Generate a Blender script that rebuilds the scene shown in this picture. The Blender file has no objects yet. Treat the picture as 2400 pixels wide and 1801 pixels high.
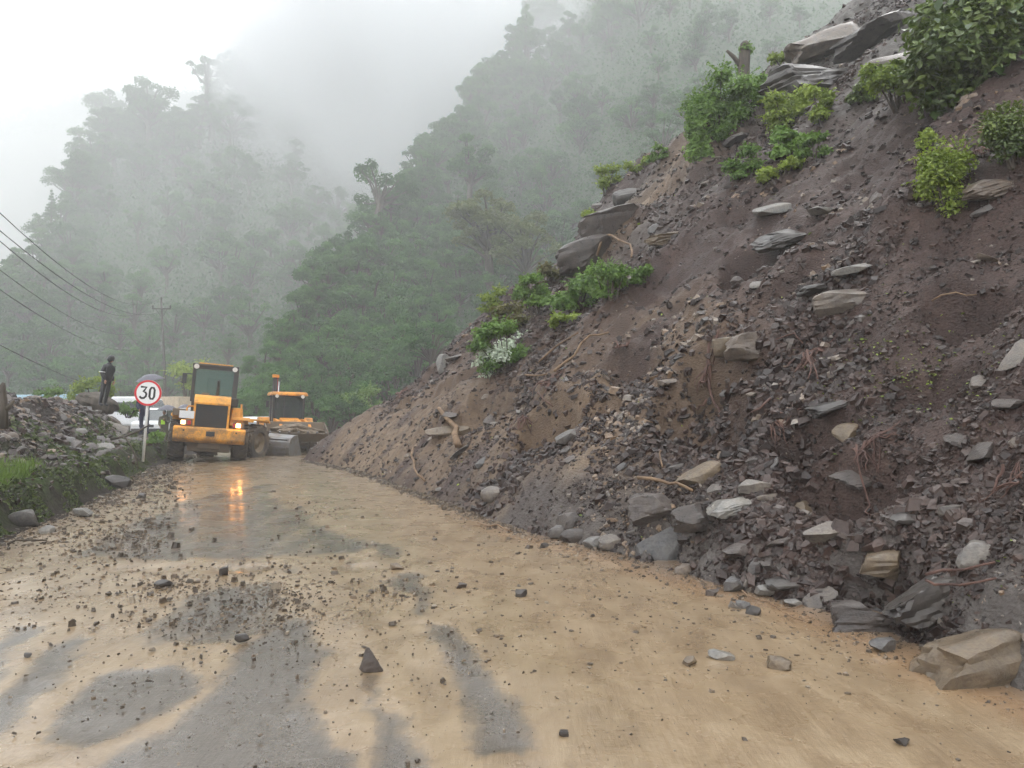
import bpy, math, random
import numpy as np
from mathutils import Vector, Matrix, Euler
R = math.radians
random.seed(7)
rng = np.random.default_rng(11)
SC = bpy.context.scene
COL = SC.collection

# ------------------------------------------------------------------ camera, sky, sun, exposure
FPX, CU, CV, HCAM, PITCH = 1750.0, 1200.0, 900.0, 1.6, R(1.96)
cam_d = bpy.data.cameras.new('camera'); cam = bpy.data.objects.new('camera', cam_d); COL.objects.link(cam)
cam.location = (0, 0, HCAM); cam.rotation_euler = (R(90) + PITCH, 0, 0)
cam_d.sensor_width = 36; cam_d.lens = 36 * FPX / 2400; cam_d.clip_start = 0.05; cam_d.clip_end = 6000
SC.camera = cam
w = bpy.data.worlds.new('World'); SC.world = w; w.use_nodes = True
nt = w.node_tree; nt.nodes.clear()
sky = nt.nodes.new('ShaderNodeTexSky'); sky.sky_type = 'NISHITA'; sky.sun_disc = False
sky.sun_elevation = R(52); sky.sun_rotation = R(-35); sky.air_density = 1.0; sky.dust_density = 3.0
hsv = nt.nodes.new('ShaderNodeHueSaturation'); hsv.inputs['Saturation'].default_value = 0.25
mx = nt.nodes.new('ShaderNodeMix'); mx.data_type = 'RGBA'; mx.inputs[0].default_value = 0.8
mx.inputs[7].default_value = (17.6, 17.7, 17.6, 1)
bg = nt.nodes.new('ShaderNodeBackground'); bg.inputs['Strength'].default_value = 0.13
wo = nt.nodes.new('ShaderNodeOutputWorld')
nt.links.new(sky.outputs[0], hsv.inputs['Color']); nt.links.new(hsv.outputs[0], mx.inputs[6])
nt.links.new(mx.outputs[2], bg.inputs[0]); nt.links.new(bg.outputs[0], wo.inputs[0])
sd = bpy.data.lights.new('sun', 'SUN'); sd.energy = 0.8; sd.angle = R(25); sd.color = (1, 0.97, 0.93)
sun = bpy.data.objects.new('sun', sd); COL.objects.link(sun)
sun.rotation_euler = Euler((R(38), 0, R(-35 + 180)))
SC.view_settings.view_transform = 'Standard'; SC.view_settings.look = 'None'
SC.view_settings.exposure = 0.68; SC.view_settings.gamma = 1; SC.view_settings.use_curve_mapping = False
SC.render.engine = 'CYCLES'
SC.cycles.volume_bounces = 3; SC.cycles.max_bounces = 6; SC.cycles.diffuse_bounces = 3; SC.cycles.glossy_bounces = 3
SC.cycles.transparent_max_bounces = 12; SC.cycles.use_denoising = True
SC.cycles.volume_step_rate = 4.0; SC.cycles.volume_max_steps = 96
SC.cycles.use_light_tree = False
SC.cycles.sample_clamp_indirect = 6
HAZE = 0.0022

# ------------------------------------------------------------------ numpy noise
def _hash(ix, iy, seed):
    h = (ix.astype(np.int64) * 374761393 + iy.astype(np.int64) * 668265263 + seed * 2147483647) & 0xffffffff
    h = ((h ^ (h >> 13)) * 1274126177) & 0xffffffff
    h = ((h ^ (h >> 16)) * 2246822519) & 0xffffffff
    return ((h ^ (h >> 15)) & 0xffffff) / float(0xffffff)
def vn(x, y, seed=0):
    x = np.asarray(x, float); y = np.asarray(y, float)
    ix = np.floor(x); iy = np.floor(y); fx = x - ix; fy = y - iy
    fx = fx * fx * (3 - 2 * fx); fy = fy * fy * (3 - 2 * fy)
    a = _hash(ix, iy, seed); b = _hash(ix + 1, iy, seed); c = _hash(ix, iy + 1, seed); d = _hash(ix + 1, iy + 1, seed)
    return (a * (1 - fx) + b * fx) * (1 - fy) + (c * (1 - fx) + d * fx) * fy
def fbm(x, y, o=4, seed=0, g=0.5):
    r = 0; a = 1.0; t = 0
    for i in range(o):
        r = r + a * vn(x * 2 ** i + i * 17.3, y * 2 ** i - i * 9.1, seed + i * 7); t += a; a *= g
    return r / t          # 0..1
def sstep(a, b, x):
    t = np.clip((x - a) / (b - a), 0, 1); return t * t * (3 - 2 * t)

# ------------------------------------------------------------------ pixel <-> world helpers (photograph's 2400 px frame)
cp, sp_ = math.cos(PITCH), math.sin(PITCH)
def ray(u, v):
    a = (np.asarray(u, float) - CU) / FPX; b = (CV - np.asarray(v, float)) / FPX
    dx, dy, dz = a, cp - b * sp_, sp_ + b * cp
    return dx / dy, dz / dy                     # per metre of Y
def at(u, v, Y):
    a, c = ray(u, v); return np.stack([a * Y, np.asarray(Y, float) + 0 * a, HCAM + c * Y], -1)
def gnd(u, v, z=0.0):
    a, c = ray(u, v); Y = (z - HCAM) / c; return a * Y, Y

# ------------------------------------------------------------------ terrain functions
OX, OY = 3.0, 4.4
DX, DY = -0.418, 0.9086; NX, NY = 0.9086, 0.418
def st(x, y): return (x - OX) * NX + (y - OY) * NY, (x - OX) * DX + (y - OY) * DY
def xy(s, t): return OX + s * NX + t * DX, OY + s * NY + t * DY
toe_px = [(2400, 1610), (2250, 1555), (2100, 1485), (1900, 1420), (1750, 1385), (1600, 1345), (1450, 1300), (1250, 1250), (1100, 1195), (1000, 1160), (900, 1125), (830, 1100), (770, 1082), (715, 1070)]
_u, _v = np.array(toe_px, float).T
_x, _y = gnd(_u, _v); _s, _t = st(_x, _y)
_o = np.argsort(_t); TT, TS = _t[_o], _s[_o]
TT = np.concatenate([[-12, -3], TT, [26, 34]]); TS = np.concatenate([[TS[0] + .6, TS[0] + .2], TS, [TS[-1] + 2.0, TS[-1] + 16]])
def s_toe(t): return np.interp(t, TT, TS)
def prof(sp): return np.where(sp > 0, 0.84 * sp + 0.003 * sp * sp + 0.22 * (1 - np.exp(-np.maximum(sp, 0) / 0.35)), 1.3 * sp)
# left boundary of the slide (a spur that falls away), read from its skyline
sil_px = [(735, 1060), (800, 1010), (900, 925), (1010, 850), (1100, 745), (1240, 650), (1330, 585), (1400, 470), (1440, 425), (1520, 385), (1600, 335), (1660, 290), (1760, 215), (1850, 140), (1950, 60), (2050, 0), (2250, -160)]
def plane_hit(u, v):
    a, c = ray(u, v)
    for k in np.arange(3, 80, 0.05):
        x, y, z = a * k, k, HCAM + c * k
        s, t = st(x, y)
        if z < prof(s - float(s_toe(min(t, 20)))): return s, t
    return s, t
EE = np.array([plane_hit(*p) for p in sil_px])
_o = np.argsort(EE[:, 0]); EE = EE[_o]
def t_end(s): return np.interp(s, EE[:, 0], EE[:, 1])
PITS = [(1690, 850, .5, .5), (1650, 955, .6, .45), (1985, 1110, .45, .5), (1300, 1005, .6, .5), (1820, 585, .8, .5), (2060, 1330, .3, .3), (1900, 975, .4, .35),
        (1570, 480, .8, .3), (2300, 720, .4, .3), (1150, 960, .8, .3), (1490, 860, .5, .3), (2170, 900, .3, .25), (1600, 1250, .3, .25)]
PITS = [(*plane_hit(u, v), r, d) for u, v, r, d in PITS]
def zslope(s, t, fine=True):
    sp = s - s_toe(t)
    z = prof(sp)
    te = t_end(s)
    over = t - te
    z = z - 1.15 * 0.8 * np.logaddexp(0, over / 0.8) * sstep(0.1, 2.5, sp)
    k = sstep(0.0, 1.6, sp)
    big = (fbm(s * .22 + 3, t * .28, 4, 5) - .5) * 1.5 * sstep(0.5, 6, sp)
    gul = (fbm(s * .12, t * .75 + .25 * s * .3, 4, 9) - .5) * 1.35 * sstep(0.8, 5, sp)
    med = (fbm(s * 1.0, t * 1.0, 4, 21) - .5) * 0.6 * (0.25 + .75 * k)
    z = z + big + gul + med
    # ledges: terraces of soil broken off in steps
    lv = (s * .35 + fbm(s * .3, t * .45, 3, 31) * 3.2)
    fr = lv - np.floor(lv)
    z = z + (sstep(0.0, .18, fr) - fr) * 0.32 * k * sstep(.38, .6, fbm(s * .35, t * .35, 3, 77))
    rf = sstep(14.5, 17.5, s); z = z + rf * (np.abs(fbm(s * .9 + t * .5, t * .35, 4, 121) - .5) * 2.2 - .35) * .9
    if fine:
        z = z + (fbm(s * 4.5, t * 4.5, 3, 41) - .5) * 0.13 * (0.3 + .7 * k) + (fbm(s * 17, t * 17, 2, 43) - .5) * 0.035
        r = np.abs(fbm(s * 2.2, t * 2.2, 3, 51) - .5) * 2
        z = z + (0.5 - r) * .10 * k
    for ps, pt, pr, pd in PITS:
        q = np.hypot((s - ps) / 0.75 * (1.0 + .5 * (s > ps)), (t - pt) / 1.5 * (.8 + .5 * fbm(s * 2, t * 2, 2, 8))) / pr
        z = z - pd * 1.7 * np.exp(-(q ** 6))
    return z
# left bank of the road
bp = [(-300, 1400), (0, 1262), (100, 1222), (200, 1182), (280, 1140), (330, 1110), (365, 1083), (400, 1066)]
_x, _y = gnd(*np.array(bp, float).T); BY, BX = np.concatenate([_y, [36, 60]]), np.concatenate([_x, [_x[-1] - 3.6, _x[-1] - 14]])
_o = np.argsort(BY); BY, BX = BY[_o], BX[_o]
def bq(x, y): return (np.interp(y, BY, BX) - x) * 0.95
def zbank(x, y, fine=True):
    q = bq(x, y) + (fbm(y * .9, x * .9, 3, 61) - .5) * .5
    hf = sstep(-6, 8, y) * (1 - .75 * sstep(24, 34, y))
    z = 0.54 * sstep(0.0, .5, q) * hf - .25 * sstep(0, -1, q)
    z = z + .06 * np.clip(q - .4, 0, 1.5) * hf
    hp = sstep(.9, 3.1, q) * (1 - .8 * sstep(4.5, 9, q)) * sstep(10.5, 13.5, y) * (1 - sstep(26.5, 31, y))
    z = z + hp * (1.15 + (fbm(x * .5, y * .5, 3, 63) - .5) * .9)
    if fine:
        z = z + (fbm(x * 3, y * 3, 4, 65) - .5) * .22 * sstep(.1, .6, q)
    return z
def zroad(x, y):
    z = -0.36 * np.exp(-((y - 34) / 6.0) ** 2) - .09 * np.exp(-((y - 24) / 4.0) ** 2)
    z = z + (fbm(x * .35, y * .35, 3, 71) - .5) * .05 + (fbm(x * 1.5, y * 1.5, 3, 72) - .5) * 0.012 * sstep(60, 20, y)
    return z
def Hall(x, y, fine=True):
    s, t = st(x, y)
    return np.maximum(np.maximum(zroad(x, y), zslope(s, t, fine)), zbank(x, y, fine))
def hit(u, v, k0=2.5, k1=60):
    a, c = ray(u, v)
    k = np.geomspace(k0, k1, 900)
    z = HCAM + c * k; h = Hall(a * k, k)
    i = np.argmax(z < h)
    if not (z < h).any(): i = len(k) - 1
    K = k[i]; return Vector((a * K, K, float(Hall(np.array([a * K]), np.array([K]))[0])))
def nrm(x, y, e=.15):
    X = np.array([x, x + e, x]); Yv = np.array([y, y, y + e]); h = Hall(X, Yv, False)
    return Vector((-(h[1] - h[0]) / e, -(h[2] - h[0]) / e, 1)).normalized()

# ------------------------------------------------------------------ object helpers
def tag(o, label=None, cat=None, group=None, kind=None):
    if label: o['label'] = label
    if cat: o['category'] = cat
    if group: o['group'] = group
    if kind: o['kind'] = kind
    return o
def empty(name, loc=(0, 0, 0), rot=(0, 0, 0), label=None, cat=None, group=None):
    o = bpy.data.objects.new(name, None); COL.objects.link(o); o.location = loc; o.rotation_euler = rot
    o.empty_display_size = .1
    return tag(o, label, cat, group)
def link(name, me, mat=None, parent=None, loc=None, rot=None, scale=None):
    o = bpy.data.objects.new(name, me); COL.objects.link(o)
    if mat and not me.materials: me.materials.append(mat)
    if parent: o.parent = parent
    if loc is not None: o.location = loc
    if rot is not None: o.rotation_euler = rot
    if scale is not None: o.scale = scale
    return o
def npmesh(name, V, F, smooth=False, attrs=None):
    """V (n,3); F (m,k) equal-size faces."""
    V = np.asarray(V, np.float32); F = np.asarray(F, np.int32)
    me = bpy.data.meshes.new(name); k = F.shape[1]
    me.vertices.add(len(V)); me.vertices.foreach_set('co', V.ravel())
    me.loops.add(F.size); me.loops.foreach_set('vertex_index', F.ravel())
    me.polygons.add(len(F)); me.polygons.foreach_set('loop_start', np.arange(0, F.size, k, dtype=np.int32))
    me.polygons.foreach_set('loop_total', np.full(len(F), k, np.int32))
    me.polygons.foreach_set('use_smooth', np.full(len(F), smooth, bool))
    for nme, arr in (attrs or {}).items():
        a = me.attributes.new(nme, 'FLOAT', 'POINT'); a.data.foreach_set('value', np.asarray(arr, np.float32))
    me.update(calc_edges=True); me.validate()
    return me
def gridfaces(n, m):
    i = np.arange(n * m).reshape(n, m)
    return np.stack([i[:-1, :-1], i[:-1, 1:], i[1:, 1:], i[1:, :-1]], -1).reshape(-1, 4)

class MB:
    def __init__(s): s.v = []; s.f = []
    def add(s, vs, fs, M=None):
        n = len(s.v)
        s.v += [tuple(M @ Vector(p)) if M is not None else tuple(p) for p in vs]
        s.f += [tuple(n + i for i in f) for f in fs]; return s
    def box(s, c, d, M=None, taper=(1, 1), rot=None):
        x, y, z = d[0] / 2, d[1] / 2, d[2] / 2; tx, ty = taper
        vs = [(-x, -y, -z), (x, -y, -z), (x, y, -z), (-x, y, -z), (-x * tx, -y * ty, z), (x * tx, -y * ty, z), (x * tx, y * ty, z), (-x * tx, y * ty, z)]
        T = Matrix.Translation(c)
        if rot: T = T @ Euler(rot).to_matrix().to_4x4()
        if M is not None: T = M @ T
        return s.add(vs, [(0, 3, 2, 1), (4, 5, 6, 7), (0, 1, 5, 4), (1, 2, 6, 5), (2, 3, 7, 6), (3, 0, 4, 7)], T)
    def prism(s, poly, x0, x1, M=None):           # poly in (y, z), extruded along x
        n = len(poly)
        vs = [(x0, p[0], p[1]) for p in poly] + [(x1, p[0], p[1]) for p in poly]
        fs = [tuple(range(n))[::-1], tuple(range(n, 2 * n))] + [(i, (i + 1) % n, n + (i + 1) % n, n + i) for i in range(n)]
        return s.add(vs, fs, M)
    def tube(s, pts, rad, n=8, M=None, cap=True):
        pts = [Vector(p) for p in pts]
        if not hasattr(rad, '__len__'): rad = [rad] * len(pts)
        vs = []; fs = []; up = None
        for i, p in enumerate(pts):
            d = (pts[min(i + 1, len(pts) - 1)] - pts[max(i - 1, 0)]).normalized()
            if up is None:
                up = Vector((0, 0, 1)) if abs(d.z) < .9 else Vector((1, 0, 0))
            a = d.cross(up)
            if a.length < 1e-4: a = d.orthogonal()
            a.normalize(); b = a.cross(d); up = b
            for j in range(n):
                an = 2 * math.pi * j / n
                vs.append(p + (a * math.cos(an) + b * math.sin(an)) * rad[i])
        for i in range(len(pts) - 1):
            for j in range(n): fs.append((i * n + j, i * n + (j + 1) % n, (i + 1) * n + (j + 1) % n, (i + 1) * n + j))
        if cap: fs += [tuple(range(n))[::-1], tuple(range((len(pts) - 1) * n, len(pts) * n))]
        return s.add(vs, fs, M)
    def lathe(s, prof_, n=24, M=None):            # (r, x) profile about the x axis
        vs = []; fs = []; k = len(prof_)
        for j in range(n):
            a = 2 * math.pi * j / n
            for r, x in prof_: vs.append((x, r * math.cos(a), r * math.sin(a)))
        for j in range(n):
            for i in range(k - 1): fs.append((j * k + i, j * k + i + 1, ((j + 1) % n) * k + i + 1, ((j + 1) % n) * k + i))
        return s.add(vs, fs, M)
    def sphere(s, c, r, n=10, M=None):
        r = r if hasattr(r, '__len__') else (r, r, r); vs = []; fs = []
        for i in range(n + 1):
            th = math.pi * i / n
            for j in range(2 * n):
                ph = math.pi * j / n
                vs.append((c[0] + r[0] * math.sin(th) * math.cos(ph), c[1] + r[1] * math.sin(th) * math.sin(ph), c[2] + r[2] * math.cos(th)))
        for i in range(n):
            for j in range(2 * n): fs.append((i * 2 * n + j, (i + 1) * 2 * n + j, (i + 1) * 2 * n + (j + 1) % (2 * n), i * 2 * n + (j + 1) % (2 * n)))
        return s.add(vs, fs, M)
    def build(s, name, mat, parent=None, smooth=False, bevel=0):
        me = bpy.data.meshes.new(name); me.from_pydata(s.v, [], s.f); me.update()
        if smooth:
            me.polygons.foreach_set('use_smooth', [True] * len(me.polygons))
        o = link(name, me, mat, parent)
        if bevel:
            b = o.modifiers.new('bevel', 'BEVEL'); b.width = bevel; b.segments = 2; b.limit_method = 'ANGLE'
        return o
def join_np(parts):
    V = []; F = []; A = []; n = 0
    for v, f, a in parts: V.append(v); F.append(f + n); A.append(a); n += len(v)
    return np.concatenate(V), np.concatenate(F), np.concatenate(A)

# ------------------------------------------------------------------ materials
class NB:
    def __init__(s, name):
        s.m = bpy.data.materials.new(name); s.m.use_nodes = True; s.t = s.m.node_tree
        s.b = s.t.nodes['Principled BSDF']
    def n(s, ty, **kw):
        o = s.t.nodes.new('ShaderNode' + ty)
        for k, v in kw.items(): setattr(o, k, v)
        return o
    def L(s, a, b): s.t.links.new(a, b)
    def noise(s, scale, detail=4, rough=.55, vec=None, dist=0):
        o = s.n('TexNoise'); o.inputs['Scale'].default_value = scale; o.inputs['Detail'].default_value = detail
        o.inputs['Roughness'].default_value = rough; o.inputs['Distortion'].default_value = dist
        s.L(vec if vec is not None else s.co(), o.inputs['Vector']); return o.outputs['Fac']
    def co(s, kind='Object'):
        if not hasattr(s, '_c'): s._c = s.n('TexCoord')
        return s._c.outputs[kind]
    def scaled(s, sc, rot=(0, 0, 0)):
        o = s.n('Mapping'); o.inputs['Scale'].default_value = sc; o.inputs['Rotation'].default_value = rot; s.L(s.co(), o.inputs['Vector']); return o.outputs[0]
    def ramp(s, fac, stops):
        o = s.n('ValToRGB'); s.L(fac, o.inputs[0]); e = o.color_ramp.elements
        while len(e) < len(stops): e.new(.5)
        for i, (p, c) in enumerate(stops): e[i].position = p; e[i].color = (*c, 1) if len(c) == 3 else c
        return o.outputs[0]
    def mix(s, fac, a, b, mode='MIX'):
        o = s.n('Mix', data_type='RGBA', blend_type=mode)
        for sock, v in ((o.inputs[0], fac), (o.inputs[6], a), (o.inputs[7], b)):
            if isinstance(v, (int, float)): sock.default_value = v
            elif isinstance(v, tuple): sock.default_value = (*v, 1) if len(v) == 3 else v
            else: s.L(v, sock)
        return o.outputs[2]
    def math(s, op, a, b=0.0, c=0.0, clamp=False):
        o = s.n('Math', operation=op, use_clamp=clamp)
        for i, v in enumerate((a, b, c)):
            if isinstance(v, (int, float)): o.inputs[i].default_value = v
            else: s.L(v, o.inputs[i])
        return o.outputs[0]
    def attr(s, name): return s.n('Attribute', attribute_name=name).outputs['Fac']
    def objrnd(s): return s.n('ObjectInfo').outputs['Random']
    def bump(s, h, strength=.5, dist=.02, prev=None):
        o = s.n('Bump'); o.inputs['Strength'].default_value = strength; o.inputs['Distance'].default_value = dist
        s.L(h, o.inputs['Height'])
        if prev is not None: s.L(prev, o.inputs['Normal'])
        return o.outputs[0]
    def fin(s, color=None, rough=None, normal=None, metal=None, **kw):
        for k, v in (('Base Color', color), ('Roughness', rough), ('Normal', normal), ('Metallic', metal)):
            if v is None: continue
            if isinstance(v, (int, float)): s.b.inputs[k].default_value = v
            elif isinstance(v, tuple): s.b.inputs[k].default_value = (*v, 1)
            else: s.L(v, s.b.inputs[k])
        for k, v in kw.items(): s.b.inputs[k.replace('_', ' ')].default_value = v
        return s.m
def paint(name, col, rough=.35, dirt=(.16, .11, .07), amt=.35, metal=0.0, scale=3, splash=0):
    b = NB(name)
    f = b.noise(scale, 6, .65); f2 = b.noise(scale * 9, 3)
    k = b.ramp(b.math('ADD', f, b.math('MULTIPLY', f2, .25)), [(.55, (0, 0, 0)), (.85, (1, 1, 1))])
    c = b.mix(b.math('MULTIPLY', k, amt), col, dirt)
    if splash:
        sx = b.n('SeparateXYZ'); b.L(b.co(), sx.inputs[0])
        h = b.math('ADD', b.math('MULTIPLY_ADD', sx.outputs[2], -1.1, splash), b.math('MULTIPLY', b.math('SUBTRACT', b.math('ADD', f, b.math('MULTIPLY', f2, .6)), .8), 2.2), clamp=True)
        c = b.mix(b.math('MULTIPLY', h, .85), c, dirt)
    return b.fin(c, b.math('ADD', b.math('MULTIPLY', k, .35), rough), b.bump(f2, .15, .004), metal)
M = {}
M['yellow'] = paint('yellow_paint', (.78, .34, .03), .38, amt=.8, splash=1.4)
M['yellow_b'] = paint('orange_yellow_paint', (.8, .31, .02), .38, amt=.75, splash=1.5)
M['black'] = paint('black_metal', (.02, .02, .022), .45, amt=.3)
M['grille'] = paint('grille_black', (.025, .025, .028), .6, amt=.15)
M['steel'] = paint('worn_bucket_steel', (.22, .22, .23), .35, (.2, .15, .1), .7, .6)
M['chrome'] = paint('chrome_rod', (.7, .7, .72), .2, amt=.1, metal=1)
M['mudmetal'] = paint('muddy_metal', (.14, .11, .08), .7, amt=.8)
M['tyre'] = paint('muddy_tyre', (.045, .038, .033), .75, (.2, .15, .1), .85, scale=2)
M['rim'] = paint('muddy_rim', (.2, .15, .09), .6, (.17, .12, .08), .7)
M['white'] = paint('white_paint', (.75, .76, .78), .3, amt=.15)
M['cream'] = paint('beige_tarpaulin', (.55, .45, .33), .7, amt=.25)
M['bluew'] = paint('pale_blue_paint', (.35, .55, .68), .35, amt=.15)
M['signwhite'] = paint('sign_white', (.82, .82, .82), .4, amt=.06)
M['signred'] = paint('sign_red', (.6, .02, .03), .4, amt=.1)
M['signblack'] = paint('sign_black', (.015, .015, .015), .4, amt=.05)
M['pole'] = paint('sign_pole_paint', (.6, .6, .58), .5, amt=.3, scale=8)
M['powerpole'] = paint('weathered_pole', (.09, .085, .08), .8, (.2, .2, .19), .7, scale=1.5)
M['coat'] = paint('black_raincoat', (.012, .013, .017), .35, amt=.05)
M['navy'] = paint('navy_cloth', (.02, .025, .06), .7, amt=.05)
M['umbrella'] = paint('dark_umbrella_cloth', (.10, .10, .13), .4, amt=.1)
M['skin'] = paint('skin', (.32, .17, .11), .5, amt=.02)
M['cloth_br'] = paint('olive_cloth', (.10, .09, .06), .8, amt=.1)
M['hivis'] = paint('lime_vest', (.45, .75, .05), .6, amt=.05)
M['seat'] = paint('dark_seat', (.03, .03, .03), .7, amt=.1)
def emis(name, col, st_):
    b = NB(name); b.b.inputs['Emission Color'].default_value = (*col, 1); b.b.inputs['Emission Strength'].default_value = st_
    return b.fin(col, .3)
M['lamp_hot'] = emis('lit_tail_lamp', (1, .40, .10), 26)
M['lamp_soft'] = emis('lit_tail_lamp_dim', (1, .45, .18), 8)
M['lamp_red'] = paint('red_lens', (.5, .03, .02), .2, amt=.1)
M['lamp_white'] = paint('work_light_lens', (.8, .8, .78), .15, amt=.1)
def glass(name, col, a=.75, rough=.08):
    b = NB(name); b.b.inputs['Alpha'].default_value = a
    return b.fin(col, rough)
M['glass'] = glass('green_tinted_glass', (.06, .13, .11), .62)
M['glass_d'] = glass('dark_glass', (.05, .065, .07), .6)

def soil_mat():
    b = NB('wet_landslide_soil')
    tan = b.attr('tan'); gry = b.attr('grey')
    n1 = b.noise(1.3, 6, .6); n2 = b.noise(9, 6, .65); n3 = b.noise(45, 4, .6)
    base = b.ramp(n1, [(.30, (.018, .009, .008)), (.5, (.042, .023, .020)), (.68, (.085, .052, .042))])  # wet mud, dark stops lowered so shade between shards is in the colour
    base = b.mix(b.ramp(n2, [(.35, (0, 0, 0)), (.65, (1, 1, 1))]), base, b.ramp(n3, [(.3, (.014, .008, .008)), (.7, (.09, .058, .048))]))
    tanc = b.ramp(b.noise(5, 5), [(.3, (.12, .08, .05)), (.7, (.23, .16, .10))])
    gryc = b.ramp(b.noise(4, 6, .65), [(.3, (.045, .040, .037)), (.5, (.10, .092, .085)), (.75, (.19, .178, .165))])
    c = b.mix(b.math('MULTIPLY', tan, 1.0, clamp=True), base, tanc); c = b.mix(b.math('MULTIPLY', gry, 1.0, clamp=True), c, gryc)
    v = b.n('TexVoronoi'); v.inputs['Scale'].default_value = 24; b.L(b.scaled((1, 1, 1.6)), v.inputs['Vector'])
    bb = b.bump(v.outputs['Distance'], .55, .02); bb = b.bump(n3, .8, .02, bb); bb = b.bump(b.noise(140, 3), .5, .006, bb)
    r = b.ramp(n2, [(.3, (.38,) * 3), (.7, (.75,) * 3)])
    return b.fin(c, r, bb, Specular_IOR_Level=.28)
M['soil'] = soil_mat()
def rock_mat(name, stops, rough=(.22, .5), strata=True, sc=1.0):
    b = NB(name)
    r = b.math('FRACT', b.math('ADD', b.attr('rnd'), b.objrnd()))
    c = b.ramp(r, stops)
    n2 = b.noise(6 * sc, 6, .65); n3 = b.noise(38 * sc, 4, .6)
    c = b.mix(b.ramp(n2, [(.38, (0, 0, 0)), (.7, (1, 1, 1))]), c, b.mix(1.0, c, (1.55, 1.45, 1.3), 'MULTIPLY'))
    c = b.mix(b.ramp(n3, [(.3, (.7,) * 3), (.6, (0, 0, 0))]), c, b.mix(1.0, c, (.55, .5, .5), 'MULTIPLY'))
    bb = b.bump(n3, .5, .01)
    if strata:
        ns = b.noise(9 * sc, 5, .6, b.scaled((1, 1, 4), (.35, .25, 0)))
        bb = b.bump(ns, .32, .03, bb)
    rr = b.ramp(n2, [(.3, (rough[0],) * 3), (.7, (rough[1],) * 3)])
    return b.fin(c, rr, bb, Specular_IOR_Level=.4)
M['scree'] = rock_mat('shale_fragment', [(0, (.016, .011, .011)), (.28, (.030, .019, .017)), (.52, (.062, .041, .036)), (.68, (.066, .061, .060)), (.84, (.145, .126, .112)), (.92, (.19, .13, .085)), (1, (.20, .185, .17))], strata=False)
M['rock'] = rock_mat('wet_slate_rock', [(0, (.055, .048, .046)), (.3, (.085, .07, .064)), (.55, (.095, .096, .10)), (.75, (.12, .096, .078)), (1, (.16, .155, .15))])
M['rock_pale'] = rock_mat('pale_slate_slab', [(0, (.13, .13, .13)), (1, (.20, .195, .185))])
M['rock_tan'] = rock_mat('tan_stained_boulder', [(0, (.10, .078, .055)), (1, (.135, .106, .075))])
M['rock_dark'] = rock_mat('dark_outcrop_rock', [(0, (.035, .032, .032)), (1, (.055, .05, .048))], sc=.4)
M['gravel'] = rock_mat('road_gravel', [(0, (.045, .036, .028)), (.5, (.085, .068, .052)), (.8, (.15, .115, .08)), (1, (.26, .23, .19))], strata=False)

def road_mat():
    b = NB('muddy_wet_asphalt')
    mud = b.attr('mud')
    ny = b.noise(1.6, 6, .6, b.scaled((1, .55, 1)), .6); nf = b.noise(14, 5, .6, None, .3); nn = b.noise(90, 3)
    mp = b.n('Mapping'); mp.inputs['Rotation'].default_value = (0, 0, R(-24.7)); mp.inputs['Scale'].default_value = (1, .13, 1); b.L(b.co(), mp.inputs['Vector'])
    st1 = b.noise(3.2, 5, .6, mp.outputs[0], .3); st2 = b.noise(14, 4, .6, mp.outputs[0], .2)
    k = b.math('ADD', mud, b.math('MULTIPLY', b.math('SUBTRACT', ny, .5), .35))
    k = b.math('ADD', k, b.math('MULTIPLY', b.math('SUBTRACT', st1, .5), 1.0)); k = b.math('ADD', k, b.math('MULTIPLY', b.math('SUBTRACT', st2, .5), .3))
    k = b.math('ADD', k, b.math('MULTIPLY', b.math('SUBTRACT', nf, .5), .4))
    k = b.ramp(k, [(.22, (.10,) * 3), (.44, (.36,) * 3), (.66, (1, 1, 1))])
    asp = b.ramp(nn, [(.3, (.055, .046, .039)), (.6, (.095, .080, .066)), (.78, (.17, .148, .122))])
    sp = b.noise(230, 2); asp = b.mix(b.ramp(sp, [(.66, (0, 0, 0)), (.72, (.7,) * 3)]), asp, (.34, .32, .3))
    n5 = b.noise(3.2, 6, .65, b.scaled((1, .5, 1)), .8)
    mudc = b.ramp(n5, [(.3, (.215, .148, .085)), (.52, (.295, .212, .127)), (.75, (.37, .28, .18))])
    mudc = b.mix(b.ramp(st1, [(.4, (.55,) * 3), (.62, (0, 0, 0))]), mudc, b.mix(1.0, mudc, (.78, .75, .72), 'MULTIPLY')); wet = b.attr('ochre'); mudc = b.mix(wet, mudc, (.30, .155, .07))
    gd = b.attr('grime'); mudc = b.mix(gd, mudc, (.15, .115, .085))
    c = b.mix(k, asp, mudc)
    r = b.mix(k, (.24,) * 3, (.26,) * 3); r = b.mix(b.ramp(b.noise(2.1, 5), [(.45, (0, 0, 0)), (.75, (1, 1, 1))]), r, (.42,) * 3)
    rip = b.noise(22, 3, .5, b.scaled((.7, 1.6, 1)), .5)
    bb = b.bump(rip, .12, .02); bb = b.bump(nn, b.math('MULTIPLY', 0, 0) and 0 or .12, .006, bb); bb = b.bump(nf, .12, .03, bb); bb = b.bump(st2, .25, .03, bb)
    return b.fin(c, r, bb, Specular_IOR_Level=.5, Coat_Weight=.55, Coat_Roughness=.12)
M['road'] = road_mat()
def bank_mat():
    b = NB('mossy_bank_soil')
    n1 = b.noise(2.2, 6, .6); n2 = b.noise(20, 5)
    c = b.ramp(n2, [(.3, (.012, .009, .008)), (.7, (.05, .04, .034))])
    c = b.mix(b.math('MULTIPLY', b.attr('moss'), b.ramp(n1, [(.35, (0, 0, 0)), (.6, (1, 1, 1))])), c, b.ramp(n2, [(.3, (.012, .02, .006)), (.7, (.05, .075, .018))]))
    return b.fin(c, .85, b.bump(n2, .8, .04), Specular_IOR_Level=.2)
M['bank'] = bank_mat()
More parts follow.
